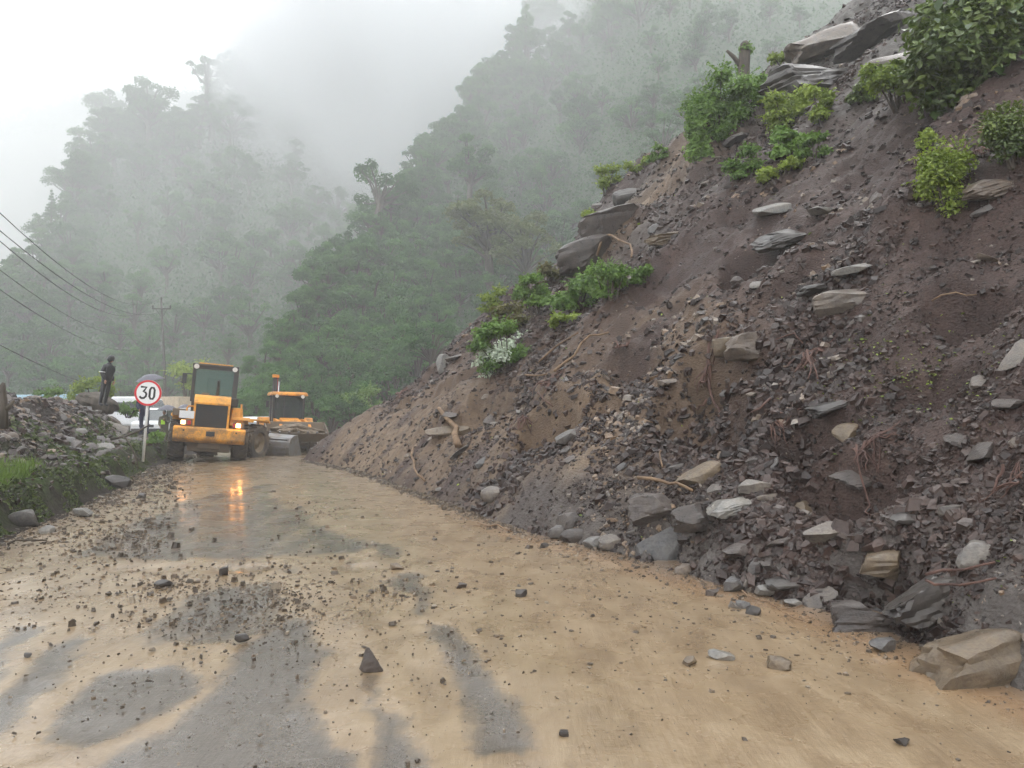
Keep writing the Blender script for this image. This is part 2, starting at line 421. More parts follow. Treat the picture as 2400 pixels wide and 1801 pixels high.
def leaf_mat(name, a, c, m=None, rough=.45, trans=.25):
    b = NB(name)
    r = b.attr('rnd'); o = b.objrnd()
    m = m or tuple((p + q) / 2 for p, q in zip(a, c))
    col = b.ramp(b.math('ADD', b.math('MULTIPLY', r, .8), b.math('MULTIPLY', o, .2)), [(0, a), (.5, m), (1, c)])
    b.fin(col, rough)
    tr = b.n('BsdfTranslucent'); b.L(b.mix(1.0, col, (1.3, 1.4, .8), 'MULTIPLY'), tr.inputs[0])
    ms = b.n('MixShader'); ms.inputs[0].default_value = trans
    b.L(b.b.outputs[0], ms.inputs[1]); b.L(tr.outputs[0], ms.inputs[2]); b.L(ms.outputs[0], b.t.nodes['Material Output'].inputs[0])
    return b.m
M['leaf_far'] = leaf_mat('forest_leaves', (.012, .038, .014), (.13, .27, .07), (.05, .13, .037), rough=.75)
M['leaf_yel'] = leaf_mat('yellow_green_leaves', (.07, .10, .025), (.15, .18, .05))
M['leaf_dark'] = leaf_mat('glossy_dark_leaves', (.022, .055, .01), (.20, .26, .06), rough=.3, trans=.15)
M['leaf_lime'] = leaf_mat('lime_leaves', (.08, .14, .015), (.34, .42, .07))
M['leaf_mid'] = leaf_mat('mid_green_leaves', (.045, .11, .02), (.21, .34, .065))
M['leaf_dry'] = leaf_mat('olive_dry_leaves', (.09, .075, .03), (.2, .2, .06))
M['flower'] = leaf_mat('white_pale_blossom_leaves', (.42, .5, .38), (.62, .68, .58), trans=.1)
M['grass'] = leaf_mat('grass_blades', (.06, .10, .02), (.16, .24, .05))
M['fern'] = leaf_mat('moss_and_fern_leaves', (.015, .028, .007), (.10, .13, .03))
def bark_mat(name, a, c):
    b = NB(name); n = b.noise(8, 5, .6, b.scaled((1, 1, .25)))
    return b.fin(b.ramp(n, [(.3, a), (.7, c)]), .8, b.bump(n, .6, .03))
M['bark'] = bark_mat('bark', (.035, .028, .022), (.11, .09, .07))
M['stick'] = bark_mat('wet_broken_wood', (.10, .06, .035), (.26, .17, .10))
M['root'] = bark_mat('reddish_root', (.04, .02, .018), (.16, .085, .065))
def hill_mat():
    b = NB('hill_ground'); n = b.noise(.12, 6, .65); n2 = b.noise(.9, 5)
    c = b.ramp(n, [(.3, (.018, .032, .014)), (.6, (.04, .07, .028)), (.8, (.09, .085, .06))])
    return b.fin(b.mix(.5, c, b.ramp(n2, [(.3, (.015, .03, .012)), (.7, (.06, .09, .035))])), .9, b.bump(n2, 1, .8))
M['hill'] = hill_mat()

# ------------------------------------------------------------------ ground, road
gm = NB('dark_wet_earth'); M['earth'] = gm.fin(gm.ramp(gm.noise(.6, 6), [(.3, (.06, .05, .04)), (.7, (.13, .11, .085))]), .7)
me = npmesh('ground', [(-1190, -340, -1.3), (1190, -340, -1.3), (1190, 1290, -1.3), (-1190, 1290, -1.3)], [(0, 1, 2, 3)])
tag(link('ground', me, M['earth']), kind='structure')

# bare asphalt showing through the mud, as patches on the road plane
patch_px = [
 ([(0,1495),(38,1466),(108,1459),(95,1485),(57,1536),(0,1593),(-80,1640),(-90,1540)], 1.0),
 ([(120,1504),(165,1498),(127,1593),(38,1688),(0,1745),(-90,1830),(-90,1690),(0,1618),(63,1561)], 1.0),
 ([(190,1593),(304,1561),(405,1555),(437,1593),(418,1656),(285,1720),(127,1732),(120,1707)], .95),
 ([(519,1580),(600,1490),(646,1447),(703,1454),(766,1530),(728,1631),(766,1688),(780,1740),(848,1757),(880,1830),(300,1850),(200,1830),(266,1780),(443,1688)], .95),
 ([(848,1570),(905,1580),(899,1644),(981,1700),(1050,1801),(1080,1850),(880,1850),(867,1801),(880,1720),(848,1644)], 1.0),
 ([(987,1466),(1076,1485),(1120,1542),(1209,1656),(1285,1783),(1127,1795),(1101,1707),(1038,1606),(1013,1530)], 1.0),
 ([(905,1346),(960,1340),(1000,1352),(1025,1440),(975,1436),(940,1400),(900,1395)], .9),
 ([(840,1270),(943,1283),(943,1315),(890,1312)], .9), ([(633,1334),(709,1334),(700,1352),(640,1350)], .9),
 ([(158,1308),(253,1238),(400,1190),(520,1150),(640,1130),(700,1200),(900,1290),(700,1310),(500,1312),(300,1310)], .62),
 ([(230,1290),(330,1225),(430,1180),(480,1240),(500,1300),(350,1306)], .3),
 ([(400,1400),(640,1350),(760,1420),(700,1470),(480,1500),(330,1500)], .5),
]
def inpoly(x, y, P):
    c = np.zeros(x.shape, bool); n = len(P); d = np.full(x.shape, 1e9)
    for i in range(n):
        x0, y0 = P[i]; x1, y1 = P[(i + 1) % n]
        cond = ((y0 > y) != (y1 > y)) & (x < (x1 - x0) * (y - y0) / (y1 - y0 + 1e-12) + x0)
        c ^= cond
        ex, ey = x1 - x0, y1 - y0; h = np.clip(((x - x0) * ex + (y - y0) * ey) / (ex * ex + ey * ey), 0, 1)
        d = np.minimum(d, np.hypot(x - x0 - h * ex, y - y0 - h * ey))
    return np.where(c, d, -d)
def road_sheet():
    Yv = np.concatenate([np.linspace(-12, 2.6, 30)[:-1], np.geomspace(2.6, 110, 560)])
    f = np.linspace(-1, 1, 420)
    Yg, Fg = np.meshgrid(Yv, f, indexing='ij')
    half = np.maximum(Yg, 3) * .8 + 3
    X = Fg * half - .12 * np.maximum(Yg, 0)
    # follow the road to the left far off
    Z = zroad(X, Yg)
    wx = X + (fbm(X * 2, Yg * 2, 3, 5) - .5) * .25; wy = Yg + (fbm(X * 2 + 9, Yg * 2, 3, 6) - .5) * .45
    mudv = np.full(X.shape, .92)
    for P, amt in patch_px:
        px, py = gnd(*np.array(P, float).T)
        d = inpoly(wx, wy, list(zip(px, py)))
        soft = .06 + .011 * Yg
        mudv = np.minimum(mudv, .92 - amt * (.84 + .25 * (fbm(X * 1.2 + 5, Yg * .5, 3, 55) - .5) * 2 * .6) * sstep(-soft, soft * 1.6, d))
    for ln in ([(455, 1088), (300, 1330), (20, 1760)], [(482, 1088), (380, 1330), (180, 1830)], [(535, 1092), (520, 1330), (420, 1830)], [(560, 1092), (590, 1330), (600, 1830)], [(640, 1100), (840, 1330), (1180, 1830)]):
        px, py = gnd(*np.array(ln, float).T)
        for i in range(len(px) - 1):
            ex, ey = px[i + 1] - px[i], py[i + 1] - py[i]; h = np.clip(((X - px[i]) * ex + (Yg - py[i]) * ey) / (ex * ex + ey * ey), 0, 1)
            dd = np.hypot(X - px[i] - h * ex, Yg - py[i] - h * ey)
            mudv -= .26 * np.exp(-(dd / .20) ** 4) * fbm(X * 1.5, Yg * .6, 3, 88); Z -= .012 * np.exp(-(dd / .2) ** 4)
    s, t = st(X, Yg); sp = s - s_toe(t)
    och = sstep(-.75, -.1, sp) * sstep(12, 5, t) * .55
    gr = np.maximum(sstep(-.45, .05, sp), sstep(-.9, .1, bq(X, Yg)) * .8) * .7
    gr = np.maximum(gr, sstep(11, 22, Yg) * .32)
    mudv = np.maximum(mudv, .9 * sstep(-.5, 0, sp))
    Z = Z + (mudv - .9) * .012
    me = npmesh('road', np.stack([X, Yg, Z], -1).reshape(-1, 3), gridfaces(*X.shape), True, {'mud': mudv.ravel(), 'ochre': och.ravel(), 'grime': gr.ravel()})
    return tag(link('road', me, M['road']), kind='structure')
road_sheet()

# ------------------------------------------------------------------ the landslide slope
def streak(s, t, px, wdt):
    P = np.array([plane_hit(u, v) for u, v in px]); out = np.zeros(s.shape)
    for i in range(len(P) - 1):
        a, b_ = P[i], P[i + 1]; e = b_ - a; h = np.clip(((s - a[0]) * e[0] + (t - a[1]) * e[1]) / (e @ e), 0, 1)
        out = np.maximum(out, np.exp(-(np.hypot(s - a[0] - h * e[0], t - a[1] - h * e[1]) / wdt) ** 2))
    return out
def slope_tints(s, t):
    n = fbm(s * .7, t * .9, 4, 91)
    tan = streak(s, t, [(1330, 1130), (1260, 1180), (1200, 1210)], .7) * .8
    tan = np.maximum(tan, streak(s, t, [(900, 1000), (1000, 1020), (1060, 1080)], 1.1) * .5)
    tan = np.maximum(tan, streak(s, t, [(1380, 940), (1330, 1040), (1150, 1150)], 1.0) * .55)
    tan = np.maximum(tan, streak(s, t, [(1660, 330), (1600, 430), (1510, 480)], 1.6) * .75)
    tan = np.maximum(tan, streak(s, t, [(1470, 480), (1420, 600)], 1.2) * .5)
    tan = np.maximum(tan, streak(s, t, [(790, 1055), (900, 1080)], 1.6) * .7)
    tan = np.maximum(tan, streak(s, t, [(1640, 880), (1540, 760)], .7) * .4)
    tan = np.maximum(tan, streak(s, t, [(900, 1010), (1150, 1060), (1300, 1120)], 1.9) * .55)
    tan = tan * sstep(.22, .5, n) * 1.3
    g = sstep(15, 20, s) * .75 * sstep(.3, .5, n)
    g = np.maximum(g, streak(s, t, [(1890, 130), (1980, 90), (2080, 60), (2180, 60)], 3.2) * 1.1)
    g = np.maximum(g, streak(s, t, [(1440, 500), (1340, 560)], 1.5) * .75)
    g = np.maximum(g, streak(s, t, [(1400, 640), (1500, 560), (1650, 500)], .6) * .5)
    g = np.maximum(g, sstep(1.2, .1, s - s_toe(t)) * sstep(12, 4, t) * .7)
    return np.clip(tan, 0, 1), np.clip(g, 0, 1)
def slope_sheet():
    S = np.concatenate([np.arange(-2.5, -.3, .15), np.arange(-.3, 7, .045), np.arange(7, 14, .07), np.arange(14, 46, .16)])
    T = np.concatenate([np.arange(-12, -1.5, .2), np.arange(-1.5, 8, .05), np.arange(8, 16, .07), np.arange(16, 36, .13)])
    s, t = np.meshgrid(S, T, indexing='ij')
    z = zslope(s, t)
    x, y = xy(s, t)
    z = np.maximum(z, -1.2)
    # horizontal jitter so it does not read as a height map
    x = x + (fbm(s * 5, t * 5, 2, 101) - .5) * .07; y = y + (fbm(s * 5, t * 5, 2, 102) - .5) * .07
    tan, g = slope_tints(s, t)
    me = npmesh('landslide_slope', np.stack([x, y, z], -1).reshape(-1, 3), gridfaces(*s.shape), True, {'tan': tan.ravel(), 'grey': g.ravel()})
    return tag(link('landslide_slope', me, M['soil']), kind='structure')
slope_sheet()
def bank_sheet():
    Y = np.concatenate([np.arange(-8, 6, .3), np.arange(6, 22, .07), np.arange(22, 60, .2)]); Q = np.concatenate([np.arange(-1.4, 1.5, .05), np.arange(1.5, 7, .1), np.arange(7, 60, 1)])
    Yg, Qg = np.meshgrid(Y, Q, indexing='ij'); X = np.interp(Yg, BY, BX) - Qg / .95
    Z = zbank(X, Yg); Z = np.where(Qg < -.3, np.minimum(Z, -.2), Z)
    moss = sstep(.0, .3, Qg) * sstep(2.2, .9, Qg)
    me = npmesh('embankment', np.stack([X, Yg, Z], -1).reshape(-1, 3), gridfaces(*Yg.shape)[:, ::-1], True, {'moss': moss.ravel()})
    return tag(link('embankment', me, M['bank']), kind='structure')
bank_sheet()
# ------------------------------------------------------------------ foliage builders
def leaves_np(C, Nrm, size, r, fold=.25, aspect=.6, updir=None):
    """n folded diamond leaves -> V (4n,3), F (n,4)"""
    n = len(C); Nrm = Nrm / (np.linalg.norm(Nrm, axis=1, keepdims=True) + 1e-9)
    rd = r.normal(size=(n, 3)) if updir is None else updir + r.normal(size=(n, 3)) * .35
    a = np.cross(Nrm, rd); a /= np.linalg.norm(a, axis=1, keepdims=True) + 1e-9
    b = np.cross(a, Nrm)
    size = np.asarray(size).reshape(-1, 1) * np.ones((n, 1))
    V = np.stack([C - b * size * .5, C + a * size * .5 * aspect + Nrm * size * fold * .5, C + b * size * .5, C - a * size * .5 * aspect + Nrm * size * fold * .5], 1)
    return V.reshape(-1, 3), np.arange(4 * n).reshape(n, 4)
def crown_np(lobes, n, size, r, jit=.5, hang=0.0, shell=.35):
    lobes = np.asarray(lobes, float); wgt = (lobes[:, 3:6].prod(1)) ** (2 / 3); wgt /= wgt.sum()
    li = r.choice(len(lobes), n, p=wgt)
    d = r.normal(size=(n, 3)); d[:, 2] = np.where(d[:, 2] < -.2, -d[:, 2] * .8, d[:, 2]); d /= np.linalg.norm(d, axis=1, keepdims=True)
    rad = 1 - shell * r.random((n, 1)) ** 1.3 + .10 * r.normal(size=(n, 1))
    # ragged surface: clump the radius by direction
    cl = vn(d[:, 0] * 4 + li * 3.1, d[:, 1] * 4 + d[:, 2] * 3, 3)[:, None]
    rad = rad * (.78 + .42 * cl)
    C = lobes[li, :3] + d * lobes[li, 3:6] * rad
    C[:, 2] -= hang * r.random(n)
    V, F = leaves_np(C, d + r.normal(size=(n, 3)) * jit + np.array([0, 0, .35]), size * (.6 + .8 * r.random(n)), r)
    lr = r.random(len(lobes))
    rn = np.clip(.45 * lr[li] + .3 * r.random(n) + .35 * cl[:, 0] - .05, 0, 1)  # jutting clumps lighter, gaps darker: sun and shade put into leaf tone
    return V, F, np.repeat(rn, 4)
def crown_mesh(name, *a, **k):
    V, F, A = crown_np(*a, **k); return npmesh(name, V, F, False, {'rnd': A})
def tree_proto(kind, seed):
    """unit tree, about 1 high; returns (trunk mesh, crown mesh)"""
    r = np.random.default_rng(seed); rr = random.Random(seed)
    lobes = []; mb = MB()
    lean = rr.uniform(-.05, .05)
    if kind == 'cone':
        for i in range(9):
            z = .22 + i * .085; q = .17 * (1 - i / 9.5) + .02
            for k in range(3): an = rr.uniform(0, 6.28); lobes.append((math.cos(an) * q * .6, math.sin(an) * q * .6, z, q * .7, q * .7, .05))
        mb.tube([(0, 0, -.25), (0, 0, .5), (0, 0, 1)], [.025, .015, .004], 7)
        n, sz = 2600, .035
    else:
        nl, sp, base = {'round': (26, .30, .34), 'tall': (24, .2, .28), 'umbrella': (9, .34, .70), 'open': (15, .32, .42), 'bushy': (28, .36, .14)}[kind]
        mb.tube([(0, 0, -.3), (lean * .5, 0, base * .6), (lean, .02, base + .2)], [.04, .03, .016], 8)
        for i in range(nl):
            an = i * 2.4 + rr.uniform(-.4, .4); q = sp * math.sqrt(rr.uniform(.02, 1)); z = base + (.95 - base) * rr.random() * (1 - .45 * q / sp)
            x, y = lean + math.cos(an) * q, math.sin(an) * q; rad = rr.choice((rr.uniform(.05, .09), rr.uniform(.08, .15))) * (1.0 if kind != 'open' else .9)
            if kind == 'tall': rad *= .9
            lobes.append((x, y, z, rad, rad, rad * rr.uniform(.8, 1.15)))
            mb.tube([(lean * .6, 0, base * rr.uniform(.5, .95)), (x * .55, y * .55, z * .8), (x, y, z)], [.016, .010, .004], 5)
        n, sz = (6500, .03) if kind not in ('umbrella', 'open') else (3600, .03)
    t = bpy.data.meshes.new('trunk'); t.from_pydata(mb.v, [], mb.f); t.materials.append(M['bark'])
    c = crown_mesh('crown', lobes, n, sz, r); c.materials.append(M['leaf_far'])
    return t, c
PROTO = {}
for i, k in enumerate(['round', 'tall', 'bushy', 'open', 'umbrella', 'cone']):
    PROTO[k] = [tree_proto(k, 100 + i * 10 + j) for j in range(3 if i < 3 else 2 if i < 5 else 1)]
def put_tree(P, h, kind, label, group=None, j=None, lean=(0, 0), cat='tree', name='tree', wide=1.0, mat=None):
    ms = PROTO[kind]; tm, cm = ms[random.randrange(len(ms)) if j is None else j % len(ms)]
    e = empty(name, P, (lean[0], lean[1], random.uniform(0, 6.28)), label, cat, group); e.scale = (h * wide, h * wide, h)
    if mat:
        cm = cm.copy(); cm.materials[0] = mat
    link('trunk', tm, None, e); link('crown', cm, None, e)
    return e

# ------------------------------------------------------------------ hills
S1 = [(560, 990), (580, 930), (600, 860), (640, 770), (690, 710), (720, 655), (750, 605), (780, 565), (850, 535), (885, 500), (900, 420), (960, 370), (1000, 320), (1015, 265), (1080, 230), (1100, 150), (1180, 90), (1240, 10), (1300, -60), (1700, -260), (2500, -420)]
S2 = [(-700, 560), (-300, 640), (0, 610), (60, 580), (110, 500), (150, 440), (165, 340), (200, 275), (240, 245), (290, 205), (400, 210), (440, 195), (490, 170), (540, 165), (570, 120), (620, 70), (670, 10), (760, -60), (1250, -120)]
S3 = [(-900, 420), (-300, 320), (0, 285), (60, 272), (130, 262), (190, 235), (260, 232), (400, 240), (700, 200), (1300, 220)]
def vt(S, u): a = np.array(S, float); return np.interp(u, a[:, 0], a[:, 1])
KD = 1.35
def D1(u, v): return 50 * np.exp((950 - v) / 950 * 2.05) * (1 - .5 * sstep(1180, 1600, u) * sstep(700, 250, v)) * (1 + .12 * (fbm(u / 260, v / 220, 3, 7) - .5))
def D2(u, v):
    return 80 * np.exp((950 - v) / 950 * 2.3) * (1 + .35 * sstep(600, 860, u) * sstep(720, 420, v)) * (1 + .18 * (fbm(u / 300, v / 260, 3, 17) - .5))
def D3(u, v): return 980 + 0 * u + (950 - v) * .12
def hill(name, S, D, u0, u1, drop, seed):
    U = np.arange(u0, u1, 14.0); K = np.linspace(0, 1, 60)
    Ug, Kg = np.meshgrid(U, K, indexing='ij'); top = vt(S, Ug); bot = 1010.0
    Vg = bot + (top - bot) * Kg
    Dg = D(Ug, Vg); P = at(Ug, Vg, Dg)
    P[..., 2] -= drop * (.2 + Dg / 130) 
    P[..., 2] += (fbm(P[..., 0] / 9, P[..., 1] / 9, 4, seed) - .5) * 4.0
    back = []
    for j, (dd, dz) in enumerate([(12, -3), (35, -16), (80, -45), (160, -110)]):
        Q = P[:, -1].copy(); Q[:, 1] += dd; Q[:, 0] *= Q[:, 1] / (Q[:, 1] - dd); Q[:, 2] += dz; Q[:, 2] = np.maximum(Q[:, 2], -1.5); back.append(Q)
    P = np.concatenate([P, np.stack(back, 1)], 1); P[..., 2] = np.maximum(P[..., 2], -1.5)
    me = npmesh(name, P.reshape(-1, 3), gridfaces(*P.shape[:2]), True)
    return tag(link(name, me, M['hill']), kind='structure')
hill('near_hillside', S1, D1, 560, 2500, 4.0, 11)
hill('left_mountain', S2, D2, -700, 1250, 5.5, 12)
hill('far_mountain', S3, D3, -900, 1300, .6, 13)
def slide_top(u): return np.interp(u, [a for a, _ in sil_px], [b for _, b in sil_px])
def mass(S, D, n, urange, vmax, seed, seg):
    rr = random.Random(seed); out = []
    tries = 0
    while len(out) < n and tries < 60000:
        tries += 1
        u = rr.uniform(*urange); v = rr.uniform(float(vt(S, u)) + 14, vmax)
        if v < -60 or (u > 735 and v > slide_top(u) - 0): continue
        dmin = seg(u, v)
        if any(abs(u - a) < dmin and abs(v - b) < dmin * .8 for a, b in out): continue
        out.append((u, v))
    return out
pts1 = mass(S1, D1, 175, (590, 1900), 965, 3, lambda u, v: 26 if u < 1350 or v > 420 else 44)
pts1.sort(key=lambda p: -float(D1(p[0], p[1])))
for u, v in pts1:
    D = float(D1(u, v)); P = at(u, v, D)
    pxh = random.uniform(95, 165) * (1.0 if v > 500 else .85)
    h = min(max(pxh / FPX * D, 3.2), 60)
    kind = random.choice(['round', 'round', 'bushy', 'bushy', 'tall', 'open'])
    if 1380 < u and v < 420 and random.random() < .5: kind = 'bushy'; h *= .55
    put_tree((P[0], P[1], P[2] - h * .62), h, kind, 'leafy green tree in the misty forest on the hillside behind the landslide', 'trees massed on the hillside behind the landslide', wide=random.uniform(1.0, 1.35))
pts2 = mass(S2, D2, 150, (-60, 900), 950, 4, lambda u, v: 30)
pts2 = [p for p in pts2 if not (p[0] > 560 and p[1] > 860)]
pts2.sort(key=lambda p: -float(D2(p[0], p[1])))
for u, v in pts2:
    D = float(D2(u, v)); P = at(u, v, D); h = min(max(random.uniform(85, 150) / FPX * D, 4), 60)
    put_tree((P[0], P[1], P[2] - h * .62), h, random.choice(['round', 'bushy', 'tall', 'open']), 'hazy leafy tree in the forest covering the left mountainside', 'trees massed on the left mountainside', wide=random.uniform(1.0, 1.3))
def ridge_line(S, D, us, lo, hi, lab, grp, kinds):
    for u in us:
        u = u + random.uniform(-5, 5); top = float(vt(S, u)) + random.uniform(lo, hi); Dd = float(D(u, top + 60)) * .97; px = random.uniform(75, 125); h = px / FPX * Dd
        put_tree(at(u, top + px * .95, Dd), h, random.choice(kinds), lab, grp, wide=random.uniform(1.1, 1.5))
ridge_line(S1, D1, list(range(1000, 1300, 17)) + list(range(745, 990, 24)), 12, 40, 'leafy green tree on the skyline of the forested hill behind the landslide', 'trees along the skyline of the forested hill', ['round', 'bushy', 'bushy', 'round', 'tall'])
ridge_line(S2, D2, list(range(165, 720, 17)), 30, 75, 'hazy leafy tree on the ridge of the left mountain', 'trees along the ridge of the left mountain', ['round', 'bushy', 'open', 'tall'])
# trees one can tell apart
def solo(u, vbase, vtop, D, kind, label, j=0, lean=(0, 0), wide=1.0, mat=None, name='tree'):
    D = float((D2 if u < 700 else D1)(u, min(vbase, 950))) * .96; P = at(u, vbase, D); h = (vbase - vtop) / FPX * D
    return put_tree(tuple(P), h, kind, label, None, j, lean, name=name, wide=wide, mat=mat)
solo(350, 330, 172, 188, 'round', 'broad round-topped tree highest at the left end of the mountain ridge', 0, wide=1.15)
solo(482, 262, 128, 196, 'umbrella', 'umbrella-crowned tree alone on the ridge with sky showing under its crown', 0, wide=1.1)
solo(560, 215, 95, 204, 'open', 'tree with ragged open crown on the ridge, right of the umbrella-crowned tree', 1)
solo(606, 175, 50, 212, 'open', 'small flat-topped tree, topmost on the ridge before it enters the cloud', 1, wide=1.1)
solo(245, 330, 232, 175, 'bushy', 'low bushy tree at the left shoulder of the mountain ridge', 1, wide=1.2)
solo(182, 440, 330, 168, 'tall', 'narrow tree standing out where the left mountain drops into mist', 1)
solo(120, 520, 440, 150, 'cone', 'thin pointed conifer at the far left edge of the left mountain', 0, wide=.8, name='conifer')
solo(1232, 135, 2, 190, 'cone', 'tall dark conifer on top of the forested hill, fading into cloud', 0, wide=1.3, name='conifer')
solo(880, 520, 345, 108, 'open', 'leaning tree with drooping arms jutting from the hill into the mist', 0, lean=(0, -.45), wide=1.3)
solo(1100, 470, 300, 100, 'tall', 'tall pale green tree on the shoulder of the forested hill', 0, wide=1.3)
solo(1150, 640, 420, 84, 'tall', 'yellow-green feathery tree in the middle of the forested hillside', 1, wide=1.5, mat=M['leaf_yel'])
solo(1235, 660, 470, 78, 'bushy', 'olive yellow-green bushy tree just left of the brown rock outcrop', 1, wide=1.2, mat=M['leaf_yel'])
solo(1010, 860, 735, 56, 'bushy', 'bright green bushy tree low on the hillside beside the end of the landslide', 0, wide=1.4)
# far ridge: a hazy wood that reads as one mass
def scatter_wood(name, S, D, n, urange, vmax, seed, size, spread, mat='leaf_far', skip=None):
    r = np.random.default_rng(seed); u = r.uniform(*urange, n * 2); top = vt(S, u); v = top + 32 + (vmax - top - 32) * r.random(n * 2) ** 1.1
    ok = (v > -80) & ((u < 735) | (v < slide_top(u) + 10))
    u, v = u[ok][:n], v[ok][:n]; D_ = D(u, v); P = at(u, v, D_)
    P[:, 2] -= .028 * D_ + r.random(len(u)) * .01 * D_ + 0.4
    k = 7; C = np.repeat(P, k, 0) + r.normal(size=(len(P) * k, 3)) * spread * np.repeat(D_, k)[:, None] / 100
    N_ = r.normal(size=C.shape) * .9 + np.array([0, -.6, .4])
    V, F = leaves_np(C, N_, size * np.repeat(D_, k) / 100 * (.5 + r.random(len(C))), r)
    rn = np.clip(np.repeat(fbm(P[:, 0] / 5, P[:, 1] / 5 + P[:, 2] / 4, 3, 8), k) * .5 + .0 + r.normal(size=len(C)) * .06, 0, .7)
    me = npmesh(name, V, F, False, {'rnd': np.repeat(rn, 4)})
    return link(name, me, M[mat])
tag(scatter_wood('undergrowth', S1, D1, 15000, (560, 2050), 985, 21, .42, .6), 'dense green undergrowth covering the hillside behind the landslide', 'undergrowth', kind='stuff')
tag(scatter_wood('undergrowth', S2, D2, 13000, (-300, 1150), 985, 22, .42, .6), 'hazy green scrub covering the left mountainside', 'undergrowth', kind='stuff')
def far_wood():
    r = np.random.default_rng(5); n = 260; u = r.uniform(-250, 760, n); P = at(u, vt(S3, u) + r.uniform(-2, 30, n), 984.0); lob = [(p[0], p[1], p[2] - 2, 12 * a, 12 * a, 14 * a * b) for p, a, b in zip(P, r.uniform(.6, 1.3, n), r.uniform(.7, 1.7, n))]
    me = crown_mesh('far_wood', lob, 16000, 4.3, r)
    tag(link('far_wood', me, M['leaf_far']), 'faint far-off wood along the skyline at the left edge', 'forest', kind='stuff')
far_wood()

# ------------------------------------------------------------------ the air
def haze_box(name, lo, hi, dens, col=(.965, .982, 1.0)):
    mb = MB(); c = [(a + b) / 2 for a, b in zip(lo, hi)]; d = [b - a for a, b in zip(lo, hi)]
    mb.box(c, d); m = bpy.data.materials.new(name); m.use_nodes = True; t = m.node_tree; t.nodes.clear()
    o = t.nodes.new('ShaderNodeOutputMaterial'); p = t.nodes.new('ShaderNodeVolumePrincipled'); p.inputs['Density'].default_value = dens
    p.inputs['Color'].default_value = (*col, 1); p.inputs['Anisotropy'].default_value = 0.0
    t.links.new(p.outputs[0], o.inputs['Volume'])
    ob = mb.build(name, m); return tag(ob, kind='stuff')
haze_box('haze', (-1200, -350, -2.5), (1200, 1300, 440), HAZE)
def mist_bank():
    m = bpy.data.materials.new('mist_bank'); m.use_nodes = True; t = m.node_tree; t.nodes.clear()
    o = t.nodes.new('ShaderNodeOutputMaterial'); p = t.nodes.new('ShaderNodeVolumePrincipled'); p.inputs['Color'].default_value = (.95, .97, 1, 1); t.links.new(p.outputs[0], o.inputs['Volume'])
    tc = t.nodes.new('ShaderNodeTexCoord'); L = t.nodes.new('ShaderNodeVectorMath'); L.operation = 'LENGTH'; t.links.new(tc.outputs['Object'], L.inputs[0])
    ns = t.nodes.new('ShaderNodeTexNoise'); ns.inputs['Scale'].default_value = 1.7; ns.inputs['Detail'].default_value = 2; t.links.new(tc.outputs['Object'], ns.inputs['Vector'])
    a = t.nodes.new('ShaderNodeMath'); a.operation = 'MULTIPLY_ADD'; a.inputs[1].default_value = 1.7; a.inputs[2].default_value = -.85; t.links.new(ns.outputs['Fac'], a.inputs[0])
    s = t.nodes.new('ShaderNodeMath'); s.operation = 'ADD'; t.links.new(L.outputs['Value'], s.inputs[0]); t.links.new(a.outputs[0], s.inputs[1])
    mr = t.nodes.new('ShaderNodeMapRange'); mr.interpolation_type = 'SMOOTHSTEP'; mr.inputs['From Min'].default_value = .95; mr.inputs['From Max'].default_value = .25; mr.inputs['To Min'].default_value = 0; mr.inputs['To Max'].default_value = .055
    t.links.new(s.outputs[0], mr.inputs['Value']); t.links.new(mr.outputs[0], p.inputs['Density'])
    mb = MB(); mb.sphere((0, 0, 0), 1.0, 10); ob = mb.build('mist_bank', m)
    ob.location = (-42, 400, 180); ob.scale = (118, 110, 150); ob.rotation_euler = (0, R(-22), 0)
    tag(ob, 'thick white mist hanging in the valley between the two mountainsides', 'mist', kind='stuff')
mist_bank()
# ------------------------------------------------------------------ rocks
import bmesh
_ico = {}
def ico(sub):
    if sub not in _ico:
        bm = bmesh.new(); bmesh.ops.create_icosphere(bm, subdivisions=sub, radius=1)
        _ico[sub] = (np.array([v.co[:] for v in bm.verts]), np.array([[v.index for v in f.verts] for f in bm.faces])); bm.free()
    return _ico[sub]
def rock_mesh(name, seed, sub=3, dims=(1, .8, .5), cuts=9, strata=0.0, rough=.05, round_=0.0):
    r = np.random.default_rng(seed); V, F = ico(sub); V = V.copy(); p4 = (np.abs(V) ** 5).sum(1) ** (1 / 5); V = V / (p4[:, None] ** (1 - .8 * round_)) * (.8 + .2 * round_)
    for i in range(cuts):
        n = r.normal(size=3); n[2] *= 1.2; n /= np.linalg.norm(n); d = r.uniform(.42, .78) + round_ * .2
        k = V @ n - d; V -= np.maximum(k, 0)[:, None] * n * (1 - .12 * round_)
    V += V * ((fbm(V[:, 0] * 2 + seed, V[:, 1] * 2 + V[:, 2] * 2.3, 4, seed) - .5) * rough * 4)[:, None]
    if strata:
        h = V[:, 2] + .18 * V[:, 0] + .06 * fbm(V[:, 0] * 2, V[:, 1] * 2, 2, seed)
        q = np.abs(np.mod(h * 5.5, 1) - .5) * 2
        V[:, :2] *= (1 + strata * (q - .5) + strata * .7 * (_hash(np.floor(h * 5.5), 0 * h, seed) - .5))[:, None]
    V = V / np.abs(V).max(0) * np.array(dims) * .5
    me = npmesh(name, V, F, True)
    try: me.set_sharp_from_angle(angle=R(28))
    except Exception: pass
    return me
def align(nv, yaw):
    q = Vector((0, 0, 1)).rotation_difference(Vector(nv)); return (q.to_matrix() @ Matrix.Rotation(yaw, 3, 'Z')).to_euler()
